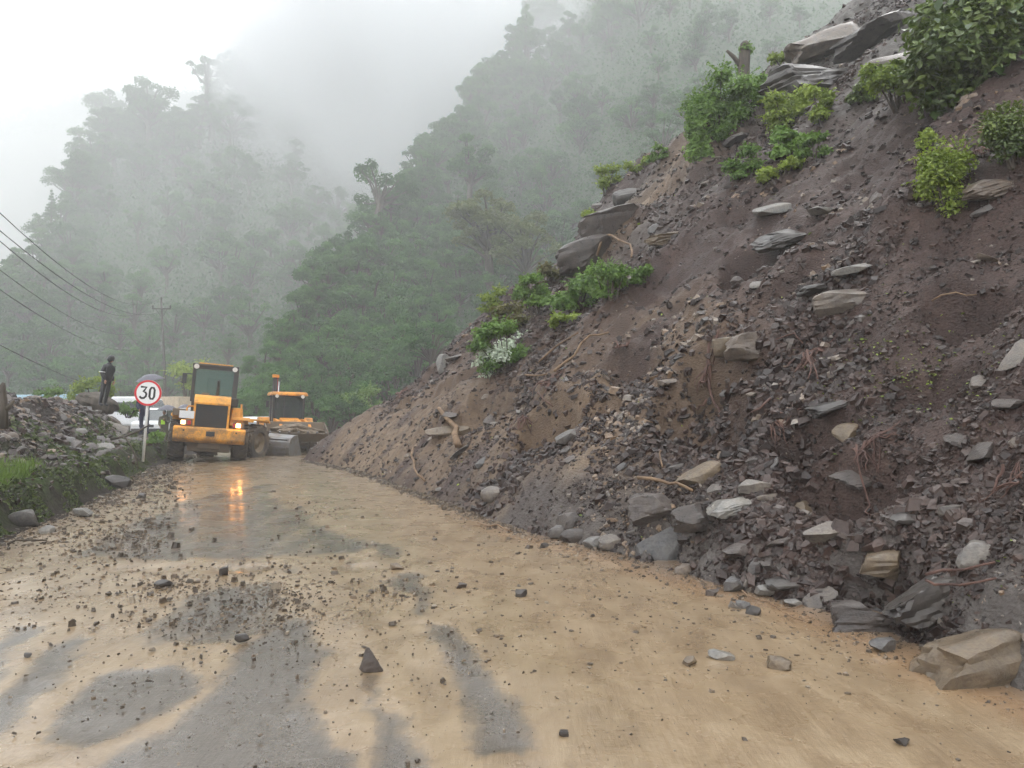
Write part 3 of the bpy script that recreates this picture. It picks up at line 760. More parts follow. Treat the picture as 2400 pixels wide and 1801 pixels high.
# boulders one can point to: centre px, width px, (depth, height)/width, material, mesh options, tilt, label
BL = [
 (2370, 1535, 480, (.45, .30), 'rock_tan', dict(cuts=14, strata=.05, rough=.14), .2, 'biggest boulder, a long brown-grey block at the right end of the road edge'),
 (2018, 1448, 185, (.7, .48), 'rock', dict(cuts=7, strata=.16, rough=.09), .1, 'grey banded boulder sitting in the orange mud at the toe of the slide'),
 (2165, 1408, 190, (.7, .50), 'rock_dark', dict(cuts=7, strata=.18, rough=.09), .3, 'dark grey banded boulder behind the biggest brown boulder'),
 (2072, 1325, 130, (.7, .5), 'rock_tan', dict(cuts=8, strata=.06), .2, 'brown boulder with orange-stained left end above the banded boulders'),
 (1552, 1275, 105, (.6, .95), 'rock', dict(cuts=7, strata=0), .1, 'triangular upright brown rock near the road edge'),
 (1540, 1185, 125, (.7, .55), 'rock', dict(cuts=8, strata=.08), .1, 'large grey rock with tan cap at the top left of the boulder pile'),
 (1636, 1222, 115, (.7, .5), 'rock', dict(cuts=9, strata=.05), .2, 'pale grey rock between the triangular rock and the flat slab'),
 (1712, 1178, 125, (.75, .28), 'rock_pale', dict(cuts=9, strata=.1), .45, 'flat grey slab tilted in the boulder pile'),
 (1752, 818, 112, (.8, .66), 'rock', dict(cuts=16, strata=.03, rough=.13, round_=.5), .1, 'round pale grey boulder above a dark hollow in mid slope'),
 (1697, 838, 60, (.8, .7), 'rock_tan', dict(cuts=8, strata=.04), .1, 'small tan rock tucked under the left of the round pale boulder'),
 (2016, 630, 112, (.75, .14), 'rock_pale', dict(cuts=8, strata=0, rough=.02), .25, 'smooth blue-grey slab shaped like a parallelogram, right of centre slope'),
 (1810, 490, 78, (.8, .3), 'rock_pale', dict(cuts=9, strata=.05), .3, 'bright pale slab high in the middle of the slope'),
 (1937, 492, 78, (.7, .25), 'rock_pale', dict(cuts=9, strata=.03), .2, 'low pale slab half buried right of the bright slab'),
 (1845, 572, 150, (.6, .25), 'rock_dark', dict(cuts=8, strata=.12), .3, 'dark flat ledge rock with black shadow under it'),
 (2000, 695, 165, (.6, .35), 'rock', dict(cuts=7, strata=.05), .2, 'broad brown embedded rock below the blue-grey slab'),
 (1915, 680, 90, (.6, .25), 'rock_dark', dict(cuts=8, strata=.1), .3, 'dark thin ledge rock at the left of the broad brown rock'),
 (2328, 438, 150, (.6, .3), 'rock', dict(cuts=8, strata=.12), .35, 'grey banded boulder beneath the big leafy tree at the right'),
 (1312, 1242, 50, (.7, .6), 'rock', dict(cuts=6, round_=1), .1, 'rounded brown stone, leftmost at the road edge of the slide'),
 (1348, 1254, 66, (.7, .55), 'rock', dict(cuts=6, round_=1), .1, 'rounded grey stone next to the leftmost brown stone at the road edge'),
 (1395, 1272, 60, (.7, .5), 'rock_pale', dict(cuts=6, round_=1), .1, 'smooth blue-grey stone at the road edge right of two rounded stones'),
 (1440, 1268, 64, (.6, .45), 'rock', dict(cuts=8), .2, 'angular stone between the smooth blue-grey stone and the triangular rock'),
 (1335, 1020, 75, (.6, .4), 'rock', dict(cuts=8), .3, 'brown slab roofing a dark hole low on the slope'),
 (1050, 1005, 100, (.5, .25), 'rock_tan', dict(cuts=8, rough=.03), .4, 'pale tan slab behind the leaning broken post'),
 (1160, 1152, 60, (.7, .6), 'rock', dict(cuts=6, round_=1), .1, 'rounded brown stone set in the tan mud near the toe'),
 (1046, 845, 42, (.8, 1.0), 'rock_pale', dict(cuts=8), .1, 'small pale blue-grey block on the far left skyline of the slide'),
 (1900, 200, 300, (.7, .36), 'rock_dark', dict(cuts=8, strata=.12, rough=.08), .15, 'huge dark overhanging outcrop near the top of the slope'),
 (1960, 95, 230, (.6, .3), 'rock', dict(cuts=9, strata=.06, rough=.1), .9, 'broad grey rock face at the top of the slope left of the corner tree'),
 (2075, 60, 240, (.6, .3), 'rock', dict(cuts=9, strata=.06, rough=.1), .9, 'highest grey rock face, cut by the top edge of the picture'),
 (2110, 150, 170, (.6, .3), 'rock', dict(cuts=9, strata=.06, rough=.1), .9, 'grey rock face just above the light green shrub'),
 (1560, 562, 100, (.6, .3), 'rock_tan', dict(cuts=8, strata=.15), .3, 'tan layered slab on the exposed rock face'),
 (1475, 455, 70, (.7, .5), 'rock_dark', dict(cuts=8), .2, 'dark rock on the upper left skyline of the slide'),
 (1440, 520, 150, (.6, .55), 'rock', dict(cuts=7, strata=.08), .4, 'grey rock face standing out on the left skyline of the slide'),
 (1390, 590, 150, (.6, .6), 'rock', dict(cuts=7, strata=.08), .3, 'brownish grey rock face below the grey one on the left skyline'),
 (2230, 1190, 60, (.7, .5), 'rock', dict(cuts=8), .2, 'brownish rock alone in the fine shards at the lower right'),
 (1990, 1015, 62, (.8, .7), 'rock_tan', dict(cuts=7), .2, 'tan rounded rock below the dark ledge in the lower slope'),
 (1950, 965, 110, (.6, .3), 'rock_dark', dict(cuts=8, strata=.1), .3, 'dark ledge slab over a shadowed gap in the lower slope'),
 (2010, 1130, 130, (.6, .22), 'rock', dict(cuts=8, strata=.15), .3, 'thin brown slabby rock over the black hollow in the lower right slope'),
 (1880, 1190, 70, (.7, .4), 'rock_tan', dict(cuts=8), .2, 'tan flat stone in the middle of the lower rubble'),
 (1640, 1110, 110, (.6, .5), 'rock_tan', dict(cuts=8, strata=.04), .3, 'tan angular rock above the boulder pile'),
 (2290, 1290, 90, (.7, .6), 'rock', dict(cuts=7), .2, 'brown rock above the biggest boulder at the right'),
 (1740, 1290, 80, (.7, .4), 'rock', dict(cuts=8, strata=.1), .3, 'grey slab just above the road edge, right of the triangular rock'),
 (1845, 1370, 90, (.7, .3), 'rock_dark', dict(cuts=8, strata=.1), .2, 'dark flat slab at the road edge left of the banded boulder'),
 (1770, 1140, 80, (.7, .5), 'rock', dict(cuts=8), .3, 'grey-brown rock up and right of the flat tilted slab'),
 (1930, 1250, 100, (.6, .5), 'rock', dict(cuts=8, strata=.06), .4, 'leaning brown rock left of the orange-stained boulder'),
 (2130, 1215, 80, (.6, .3), 'rock_dark', dict(cuts=8, strata=.1), .3, 'dark slab in the rubble above the orange-stained boulder'),
]
for i, (u, v, wp, (dd, hh), mt, opt, tilt, lab) in enumerate(BL):
    P = hit(u, v + wp * hh * .25); W = wp / FPX * P.y
    me = rock_mesh('boulder', 300 + i, 4 if wp > 90 else 3, (W * 1.08, W * dd, W * hh * 1.15), **opt)
    n = nrm(P.x, P.y); nn = (Vector((0, 0, 1)) * (1.3) + n * tilt * 2).normalized()
    o = link('boulder', me, M[mt], None, P + n * (W * hh * .08) , align(nn, random.uniform(-.25, .35)))
    if i == 0: o.location += Vector((.1, .1, -.02))
    tag(o, lab, 'boulder')
# loose stones on the road that one can point to
SL = [
 (865, 1572, 52, (.7, 1.0), 'rock', 'pointed dark stone standing alone in the middle of the muddy road'),
 (1822, 1565, 58, (.7, .5), 'rock_tan', 'tan lump of rock on the mud in front of the banded boulder'),
 (1690, 1545, 60, (.6, .3), 'rock_pale', 'flat grey-blue stone on the road left of the tan lump'),
 (1615, 1560, 32, (.8, .6), 'rock_tan', 'small tan stone left of the flat grey-blue stone'),
 (1718, 1385, 40, (.8, .8), 'rock', 'cube-like brown stone just off the toe of the slide'),
 (1602, 1345, 40, (.8, .6), 'rock', 'dark stone just off the toe below the triangular rock'),
 (1670, 1395, 30, (.8, .5), 'rock', 'brown pebble-like stone left of the cube-like stone'),
 (1765, 1440, 34, (.8, .6), 'rock_dark', 'rightmost of three grey stones in a row on the mud'),
 (1742, 1425, 34, (.8, .5), 'rock', 'middle of three grey stones in a row on the mud'),
 (1720, 1425, 24, (.8, .6), 'rock', 'leftmost of three grey stones in a row on the mud'),
 (1800, 1395, 55, (.7, .4), 'rock_pale', 'blue-grey wet stone in the orange mud at the toe'),
 (1858, 1420, 40, (.7, .4), 'rock_pale', 'second blue-grey wet stone, right of the first at the toe'),
 (1320, 1726, 26, (.8, .5), 'rock_dark', 'dark stone alone low in the picture right of the bare asphalt streak'),
 (2115, 1745, 42, (.6, .4), 'rock_dark', 'dark flat stone alone on the mud at the lower right'),
 (2070, 1520, 70, (.6, .4), 'rock', 'grey rock in front of the left end of the biggest boulder'),
 (1275, 1285, 22, (.8, .5), 'rock_dark', 'lone dark stone on the mud near the leftmost rounded stones'),
 (930, 1335, 34, (.7, .4), 'rock_tan', 'tan stone beside the small bare asphalt patch mid-road'),
 (525, 1345, 24, (.9, .8), 'rock_dark', 'round dark stone on the pale mud band across the road'),
 (1220, 1400, 30, (.8, .6), 'rock_dark', 'dark angular stone in the gravel right of the asphalt streak'),
 (378, 1372, 46, (.6, .3), 'rock_dark', 'flat dark slate on the gravel at the left of the road'),
 (570, 1500, 36, (.7, .4), 'rock_dark', 'dark stone at the top of the large bare asphalt patch'),
 (1080, 1378, 26, (.7, .4), 'rock', 'thin grey stone right of the small asphalt patch'),
 (200, 1208, 46, (.8, .4), 'rock_pale', 'pale grey slab in the gutter beside the left bank'),
 (275, 1145, 52, (.8, .6), 'rock_dark', 'dark pile stone in the gutter in front of the dead branch'),
 (330, 1168, 20, (.9, .7), 'rock', 'small round stone alone in the gutter puddle'),
 (110, 1248, 34, (.8, .5), 'rock_pale', 'pale stone at the foot of the mossy bank'),
 (60, 1232, 60, (.8, .6), 'rock', 'grey brown stone at the foot of the mossy bank'),
 (65, 1536, 16, (.8, .6), 'rock_dark', 'small dark stone on the asphalt at the left edge'),
]
for i, (u, v, wp, (dd, hh), mt, lab) in enumerate(SL):
    x, y = gnd(u, v); W = wp / FPX * y * 1.05
    me = rock_mesh('stone', 500 + i, 3, (W, W * dd, W * hh * 1.25), cuts=8, strata=.04)
    if i == 0:
        a = np.empty(len(me.vertices) * 3, np.float32); me.vertices.foreach_get('co', a); a = a.reshape(-1, 3); k = (a[:, 2] - a[:, 2].min()) / np.ptp(a[:, 2])
        a[:, :2] *= (1.25 - .95 * k)[:, None]; a[:, 0] += .008 * k; me.vertices.foreach_set('co', a.ravel())
    tag(link('stone', me, M[mt], None, (x, y, float(Hall(np.array([x]), np.array([y]))[0]) + W * hh * .35), (random.uniform(-.15, .15), random.uniform(-.15, .15), random.uniform(-.6, .6))), lab, 'stone')
# rock fragments: individuals sharing meshes
RV = [rock_mesh('rock', 700 + i, 2 if i % 2 else 3, (1, random.uniform(.55, .85), random.uniform(.18, .5)), cuts=random.choice([6, 8, 10]), strata=.1 if i % 3 == 0 else 0, rough=.06) for i in range(14)]
def rockiness(s, t):
    sp = s - s_toe(t)
    k = .38 + 1.25 * sstep(.48, .66, fbm(s * .45 + 7, t * .45, 4, 131))
    k = k - .3 * sstep(14.5, 17, s) + 1.3 * sstep(2.6, .3, sp) * sstep(11, 6.5, t) + .7 * sstep(9, 5, t) * sstep(6, 2, sp)
    k = k + 1.2 * STR(s, t) + .35 * sstep(6, 2, t)
    k = k * (1 - .75 * STRT(s, t))
    return np.clip(k, .05, 2.2)
_bands = [[(1400, 660), (1500, 590), (1650, 480), (1760, 380), (1880, 290)], [(1480, 700), (1340, 760), (1200, 800)], [(1700, 1100), (1900, 1150), (2200, 1260)]]
def STR(s, t): return np.maximum.reduce([streak(s, t, b, 1.0) for b in _bands[:2]] + [streak(s, t, _bands[2], .5)])
def STRT(s, t): return np.maximum(streak(s, t, [(1330, 1130), (1200, 1210)], .6), np.maximum(streak(s, t, [(1620, 330), (1510, 500)], 1.4), streak(s, t, [(1640, 650), (1500, 760)], .9) * .8))
r_ = np.random.default_rng(77)
def sample_slope(n, d0, smin=-.25, tmax=24):
    s = r_.uniform(smin, 30, n); t = r_.uniform(-6, tmax, n); x, y = xy(s, t); sp = s - s_toe(t)
    d = np.hypot(np.hypot(x, y), prof(sp) - 1.6)
    p = np.minimum(1, (d0 / d) ** 2) * rockiness(s, t) / 2.2
    ok = (r_.random(n) < p) & (sp > smin) & (y > 2.0) & (t < t_end(s) + 1)
    return s[ok], t[ok], d[ok]
def slope_frame(s, t, jit, up=.5):
    e = .08; z0 = zslope(s, t, False); zs = (zslope(s + e, t, False) - z0) / e; ztt = (zslope(s, t + e, False) - z0) / e
    gx = zs * NX + ztt * DX; gy = zs * NY + ztt * DY
    n = np.stack([-gx, -gy, np.ones_like(gx)], -1); n /= np.linalg.norm(n, axis=1, keepdims=True)
    n = n * (1 - up) + np.array([0, 0, up]) + r_.normal(size=n.shape) * jit
    return n / np.linalg.norm(n, axis=1, keepdims=True)
def frames(n, yaw0=0.0, yj=.9):
    m = len(n); a = np.array([1, .15, .25]) + r_.normal(size=(m, 3)) * yj; a -= (a * n).sum(1, keepdims=True) * n; a /= np.linalg.norm(a, axis=1, keepdims=True)
    return np.stack([a, np.cross(n, a), n], -1)      # columns
s, t, d = sample_slope(60000, 9.0, -.1)
o = r_.permutation(len(s)); s, t, d = s[o], t[o], d[o]
keep = []; x, y = xy(s, t)
for i in range(len(s)):
    if len(keep) >= 290: break
    if all((x[i] - x[j]) ** 2 + (y[i] - y[j]) ** 2 > (.028 * d[i]) ** 2 for j in keep[-300:]): keep.append(i)
s, t, d = s[keep], t[keep], d[keep]; x, y = xy(s, t); z = zslope(s, t); n = slope_frame(s, t, .22, .45); Fm = frames(n)
for i in range(len(s)):
    near_toe = (s[i] - s_toe(t[i])) < 2.5 and t[i] < 9
    px = random.uniform(22, 44) if random.random() < .8 else random.uniform(44, 74)
    W = px / FPX * d[i] * (1.15 if near_toe else .95)
    m4 = Matrix(Fm[i].tolist()).to_4x4(); m4.translation = (x[i], y[i], z[i] + W * .06)
    ob = link('rock', RV[random.randrange(14)], M['rock']); ob.matrix_world = m4 @ Matrix.Diagonal((W, W, W, 1))
    tag(ob, 'grey-brown angular slate rock lying in the landslide rubble', 'rock', 'slate rocks strewn over the landslide')
for me in RV:
    if not me.materials: me.materials.append(M['rock'])
# fine shards: nobody could count them
def frag_protos(k, seed, flat=(.15, .5)):
    r = np.random.default_rng(seed); out = []
    for i in range(k):
        n = r.integers(4, 7); an = np.sort(r.uniform(0, 2 * math.pi, n) * .35 + np.linspace(0, 2 * math.pi, n, endpoint=False) * .9 ); rad = r.uniform(.35, .55, n)
        b = np.stack([np.cos(an) * rad, np.sin(an) * rad * r.uniform(.55, .9), -.5 * np.ones(n) * r.uniform(*flat)], -1)
        tp = b * np.array([.8, .8, -1]) * r.uniform(.75, 1.05, (n, 1)) + np.array([*r.uniform(-.07, .07, 2), 0]); tp[:, 2] += r.uniform(-.06, .06, n)
        c = tp.mean(0) + np.array([0, 0, r.uniform(0, .05)]); V = np.concatenate([b, tp, [c]]); F = []
        for j in range(n):
            q = (j + 1) % n; F += [(j, q, n + q), (j, n + q, n + j), (n + j, n + q, 2 * n)]
        out.append((V, np.array(F)))
    return out
def scatter_frags(name, P, Fm, size, rnd, seed, flat=(.15, .5), mat='scree'):
    pr = frag_protos(16, seed, flat); idx = r_.integers(0, len(pr), len(P)); parts = []
    for k, (V, F) in enumerate(pr):
        w = np.where(idx == k)[0]
        if not len(w): continue
        VV = np.einsum('mij,nj->mni', Fm[w] * size[w][:, None, None], V) + P[w][:, None, :]
        FF = F[None] + (np.arange(len(w)) * len(V))[:, None, None]
        parts.append((VV.reshape(-1, 3), FF.reshape(-1, 3), np.repeat(rnd[w], len(V))))
    V, F, A = join_np(parts)
    return link(name, npmesh(name, V, F, False, {'rnd': A}), M[mat])
s, t, d = sample_slope(3200000, 6.2)
mx_ = 120000
if len(s) > mx_: k = r_.permutation(len(s))[:mx_]; s, t, d = s[k], t[k], d[k]
print('shards', len(s))
x, y = xy(s, t); z = zslope(s, t); n = slope_frame(s, t, .38, .45); Fm = frames(n)
rk = rockiness(s, t); size = d / FPX * np.exp(r_.normal(2.15, .58, len(s))) * (.8 + .25 * rk)
size = size * (.66 + .7 * sstep(.4, .66, fbm(s * .5 + 31, t * .5, 3, 171)))
size = np.clip(size, .012, .22)
rnd = np.clip(.5 * fbm(s * .8, t * .8, 3, 150) + .5 * r_.random(len(s)) - .05 + .25 * (r_.random(len(s)) < .05) + .12 * STR(s, t), 0, .999)
tag(scatter_frags('scree', np.stack([x, y, z + size * .03], -1), Fm, size, rnd, 5), 'loose dark slate shards and rubble covering the landslide slope', 'rubble', kind='stuff')
# gravel on the road
clusters = [(690, 1400, 130, 55, 900), (560, 1385, 130, 25, 350), (640, 1460, 110, 50, 380), (380, 1372, 60, 14, 160), (400, 1460, 90, 20, 200), (160, 1380, 130, 40, 260), (750, 1190, 60, 25, 120), (960, 1395, 60, 25, 160),
            (1180, 1440, 120, 40, 70), (1050, 1520, 60, 60, 80), (580, 1600, 200, 80, 110), (300, 1600, 120, 50, 70), (1340, 1450, 160, 60, 80), (1650, 1480, 250, 60, 160), (1900, 1560, 250, 60, 120), (1500, 1380, 200, 40, 120), (1350, 1310, 150, 30, 200),
            (260, 1270, 80, 30, 420), (150, 1255, 90, 25, 380), (330, 1200, 50, 35, 420), (380, 1130, 35, 30, 420), (1300, 1600, 300, 120, 200), (2050, 1500, 120, 40, 260), (850, 1590, 400, 150, 260), (740, 1320, 500, 60, 200), (70, 1400, 80, 40, 150)]
U = np.concatenate([r_.normal(a, w_, n) for a, b, w_, h_, n in clusters] + [r_.uniform(-300, 2700, 800)]); Vv = np.concatenate([r_.normal(b, h_, n) for a, b, w_, h_, n in clusters] + [r_.uniform(1120, 2000, 800)])
ok = Vv > 1080; x, y = gnd(U[ok], Vv[ok])
# kerb of rubble along the toe and the gutter
tt = r_.uniform(-3, 23, 5500); ss = s_toe(tt) - np.abs(r_.normal(0, .28, len(tt))) * (.4 + .6 * sstep(14, 5, tt)); a, b = xy(ss, tt); x = np.concatenate([x, a]); y = np.concatenate([y, b])
yy = r_.uniform(7, 30, 3800); xx = np.interp(yy, BY, BX) + np.abs(r_.normal(0, .42, len(yy))) - .1; x = np.concatenate([x, xx]); y = np.concatenate([y, yy])
ok = (y > 2) & (y < 50); x, y = x[ok], y[ok]; d = np.hypot(x, y)
size = d / FPX * np.exp(r_.normal(1.5, .55, len(x))); size = np.clip(size, .006, .14); z = zroad(x, y)
n = np.array([0, 0, 1.0]) + r_.normal(size=(len(x), 3)) * .15; n /= np.linalg.norm(n, axis=1, keepdims=True)
tag(scatter_frags('gravel', np.stack([x, y, z + size * .08], -1), frames(n, 0, 1.5), size, np.clip(r_.random(len(x)) ** 1.6, 0, .999), 9, (.3, .6), 'gravel'), 'scattered dark stone chips on the muddy road', 'gravel', kind='stuff')
# countable small stones on the road
GV = [rock_mesh('pebble', 900 + i, 2, (1, random.uniform(.6, .9), random.uniform(.3, .6)), cuts=8) for i in range(8)]
cnt = 0
for a, b, w_, h_, n in clusters[:22]:
    for _ in range(4):
        u, v = random.gauss(a, w_ * 1.1), random.gauss(b, h_ * 1.1)
        if v < 1130 or not (0 < u < 2400): continue
        x, y = map(float, gnd(u, v)); W = random.uniform(9, 17) / FPX * y
        if float(s_toe(st(x, y)[1])) < st(x, y)[0] + .1: continue
        ob = link('pebble', random.choice(GV), None, None, (x, y, float(zroad(np.array(x), np.array(y))) + W * .1), (0, 0, random.uniform(0, 6)), (W, W, W))
        tag(ob, 'small dark stone lying loose on the muddy road', 'pebble', 'small stones scattered on the muddy road'); cnt += 1
for me in GV: me.materials.append(M['gravel'])
# the heap of rubble on the left bank
m_ = 22000; yv = r_.uniform(9.5, 31, m_); qv = r_.uniform(.25, 7, m_); x = np.interp(yv, BY, BX) - qv / .95; y = yv
hp = sstep(.5, 2.0, qv) * sstep(11.0, 13.5, yv); ok = r_.random(m_) < np.minimum(1, (15 / np.hypot(x, y)) ** 2) * (.3 + hp) * (qv < 6); x, y = x[ok], y[ok]; d = np.hypot(x, y)
size = np.clip(d / FPX * np.exp(r_.normal(2.4, .5, len(x))), .03, .35); n = np.array([.25, -.25, .9]) + r_.normal(size=(len(x), 3)) * .35; n /= np.linalg.norm(n, axis=1, keepdims=True)
tag(scatter_frags('rubble', np.stack([x, y, zbank(x, y) + size * .05], -1), frames(n, 0, 1.5), size, np.clip(.9 * r_.random(len(x)) ** 1.2, 0, .999), 15, (.2, .5), 'scree'), 'heap of grey slate rubble piled on the left bank', 'rubble', kind='stuff')
for k in range(70):
    yv = random.uniform(11.5, 27); qv = random.uniform(.35, 4.2)
    if qv < 1.3 and yv < 13: continue
    x = float(np.interp(yv, BY, BX)) - qv / .95; W = random.uniform(18, 42) / FPX * math.hypot(x, yv); z = float(zbank(np.array(x), np.array(yv)))
    nn = Vector((.25, -.3, .9)) + Vector([random.gauss(0, .3) for _ in range(3)])
    tag(link('rock', RV[random.randrange(14)], None, None, (x, yv, z + W * .08), align(nn.normalized(), random.uniform(0, 6)), (W, W, W)), 'grey slate rock in the rubble heap on the left bank', 'rock', 'slate rocks in the heap on the left bank')
# ------------------------------------------------------------------ plants on and beside the slide
_pr = np.random.default_rng(404)
def real_leaf(mat):
    V = np.array([(0, 0, 0), (.22, .3, .05), (.2, .65, .03), (0, 1, -.08), (-.2, .65, .03), (-.22, .3, .05), (0, .35, -.02), (0, .7, -.03)], float)
    F = [(0, 1, 6), (1, 2, 7), (1, 7, 6), (2, 3, 7), (3, 4, 7), (4, 5, 6), (4, 6, 7), (5, 0, 6)]
    me = npmesh('leaf', V, np.array(F), True); me.materials.append(mat); return me
def bush(u, v, wp, hp, label, mat='leaf_mid', n=2600, leaf=13, name='shrub', lobes=9, hang=0.0, seed=0, loose=.45, lift=.5, dist=None, cat='shrub', stems=7, openn=0.3, rot=None, single=0):
    """shrub whose middle sits at (u, v) in the photograph, wp x hp px"""
    base = hit(u, v + hp * .35) if dist is None else Vector(at(u, v + hp * .35, dist)); Y = base.y; k = Y / FPX
    r = np.random.default_rng(900 + seed); rr = random.Random(seed + 5)
    W, H = wp * k, hp * k
    e = empty(name, base - Vector((0, 0, .05)), (0, 0, 0), label, cat)
    e.rotation_euler = rot or (rr.uniform(-.15, .15), rr.uniform(-.3, .1), 0)
    L = []; mb = MB()
    for i in range(lobes):
        x = (i + .5) / lobes - .5 + rr.uniform(-.12, .12); z = rr.uniform(.02, .82); q = min(W, H * 1.1) * rr.uniform(.2, .34)
        y = rr.uniform(-.3, .3) * W * .7
        L.append((x * W * .8, y, z * H * .92, q, q, min(q, H * .34) * rr.uniform(.8, 1.1)))
    for i in range(stems):
        l = L[i % lobes]; mb.tube([(l[0] * .25 + rr.uniform(-.03, .03), l[1] * .2, -.1), (l[0] * .6, l[1] * .6, l[2] * .55), (l[0], l[1], l[2] + l[5] * .6)], [.02 * W + .006, .012 * W + .004, .004], 5)
    V, F, A = crown_np(L, int(n * (1.7 if leaf < 20 else 1.2)), leaf * k * (.74 if leaf < 20 else .85), r, jit=loose, hang=hang * H, shell=.75)
    # loose sprays poking out
    m = int(n * openn); li = r.integers(0, lobes, m // 9 + 1); P = []; Nn = []
    for q in li:
        d = r.normal(size=3); d[2] = abs(d[2]) + .4; d /= np.linalg.norm(d); l = np.array(L[q]); a0 = l[:3] + d * l[3] * .7; ln = l[3] * r.uniform(.5, 1.1)
        a = a0[None] + d[None] * np.linspace(0, 1, 9)[:, None] * ln + np.array([0, 0, -1])[None] * (np.linspace(0, 1, 9)[:, None] ** 2) * ln * .3; P.append(a); Nn.append(np.repeat(np.array([[.1, -.2, 1]]), 9, 0) + r.normal(size=(9, 3)) * .5)
    P = np.concatenate(P); Nn = np.concatenate(Nn); V2, F2 = leaves_np(P, Nn, leaf * k * r.uniform(.45, .95, len(P)), r, aspect=.5)
    V = np.concatenate([V, V2]); F = np.concatenate([F, F2 + len(A)]); A = np.concatenate([A, np.repeat(np.clip(.6 + .3 * r.normal(size=len(P)), 0, 1), 4)])
    link('foliage', npmesh('foliage', V, F, False, {'rnd': A}), M[mat], e)
    mb.build('stem', M['bark'], e)
    if single:
        lm = real_leaf(M[mat])
        for j in range(single):
            l = L[r.integers(0, lobes)]; d = r.normal(size=3); d[1] = -abs(d[1]); d /= np.linalg.norm(d)
            c = np.array(l[:3]) + d * np.array(l[3:6]) * 1.02; s_ = leaf * k * r.uniform(.9, 1.6)
            dn = Vector((r.normal() * .6 + d[0] * .6, d[1] * .9 + r.normal() * .3, -.55 + r.normal() * .3)).normalized()
            q = dn.to_track_quat('Y', 'Z')
            link('leaf', lm, None, e, c, q.to_euler(), (s_ * 1.25, s_, s_))
    return e
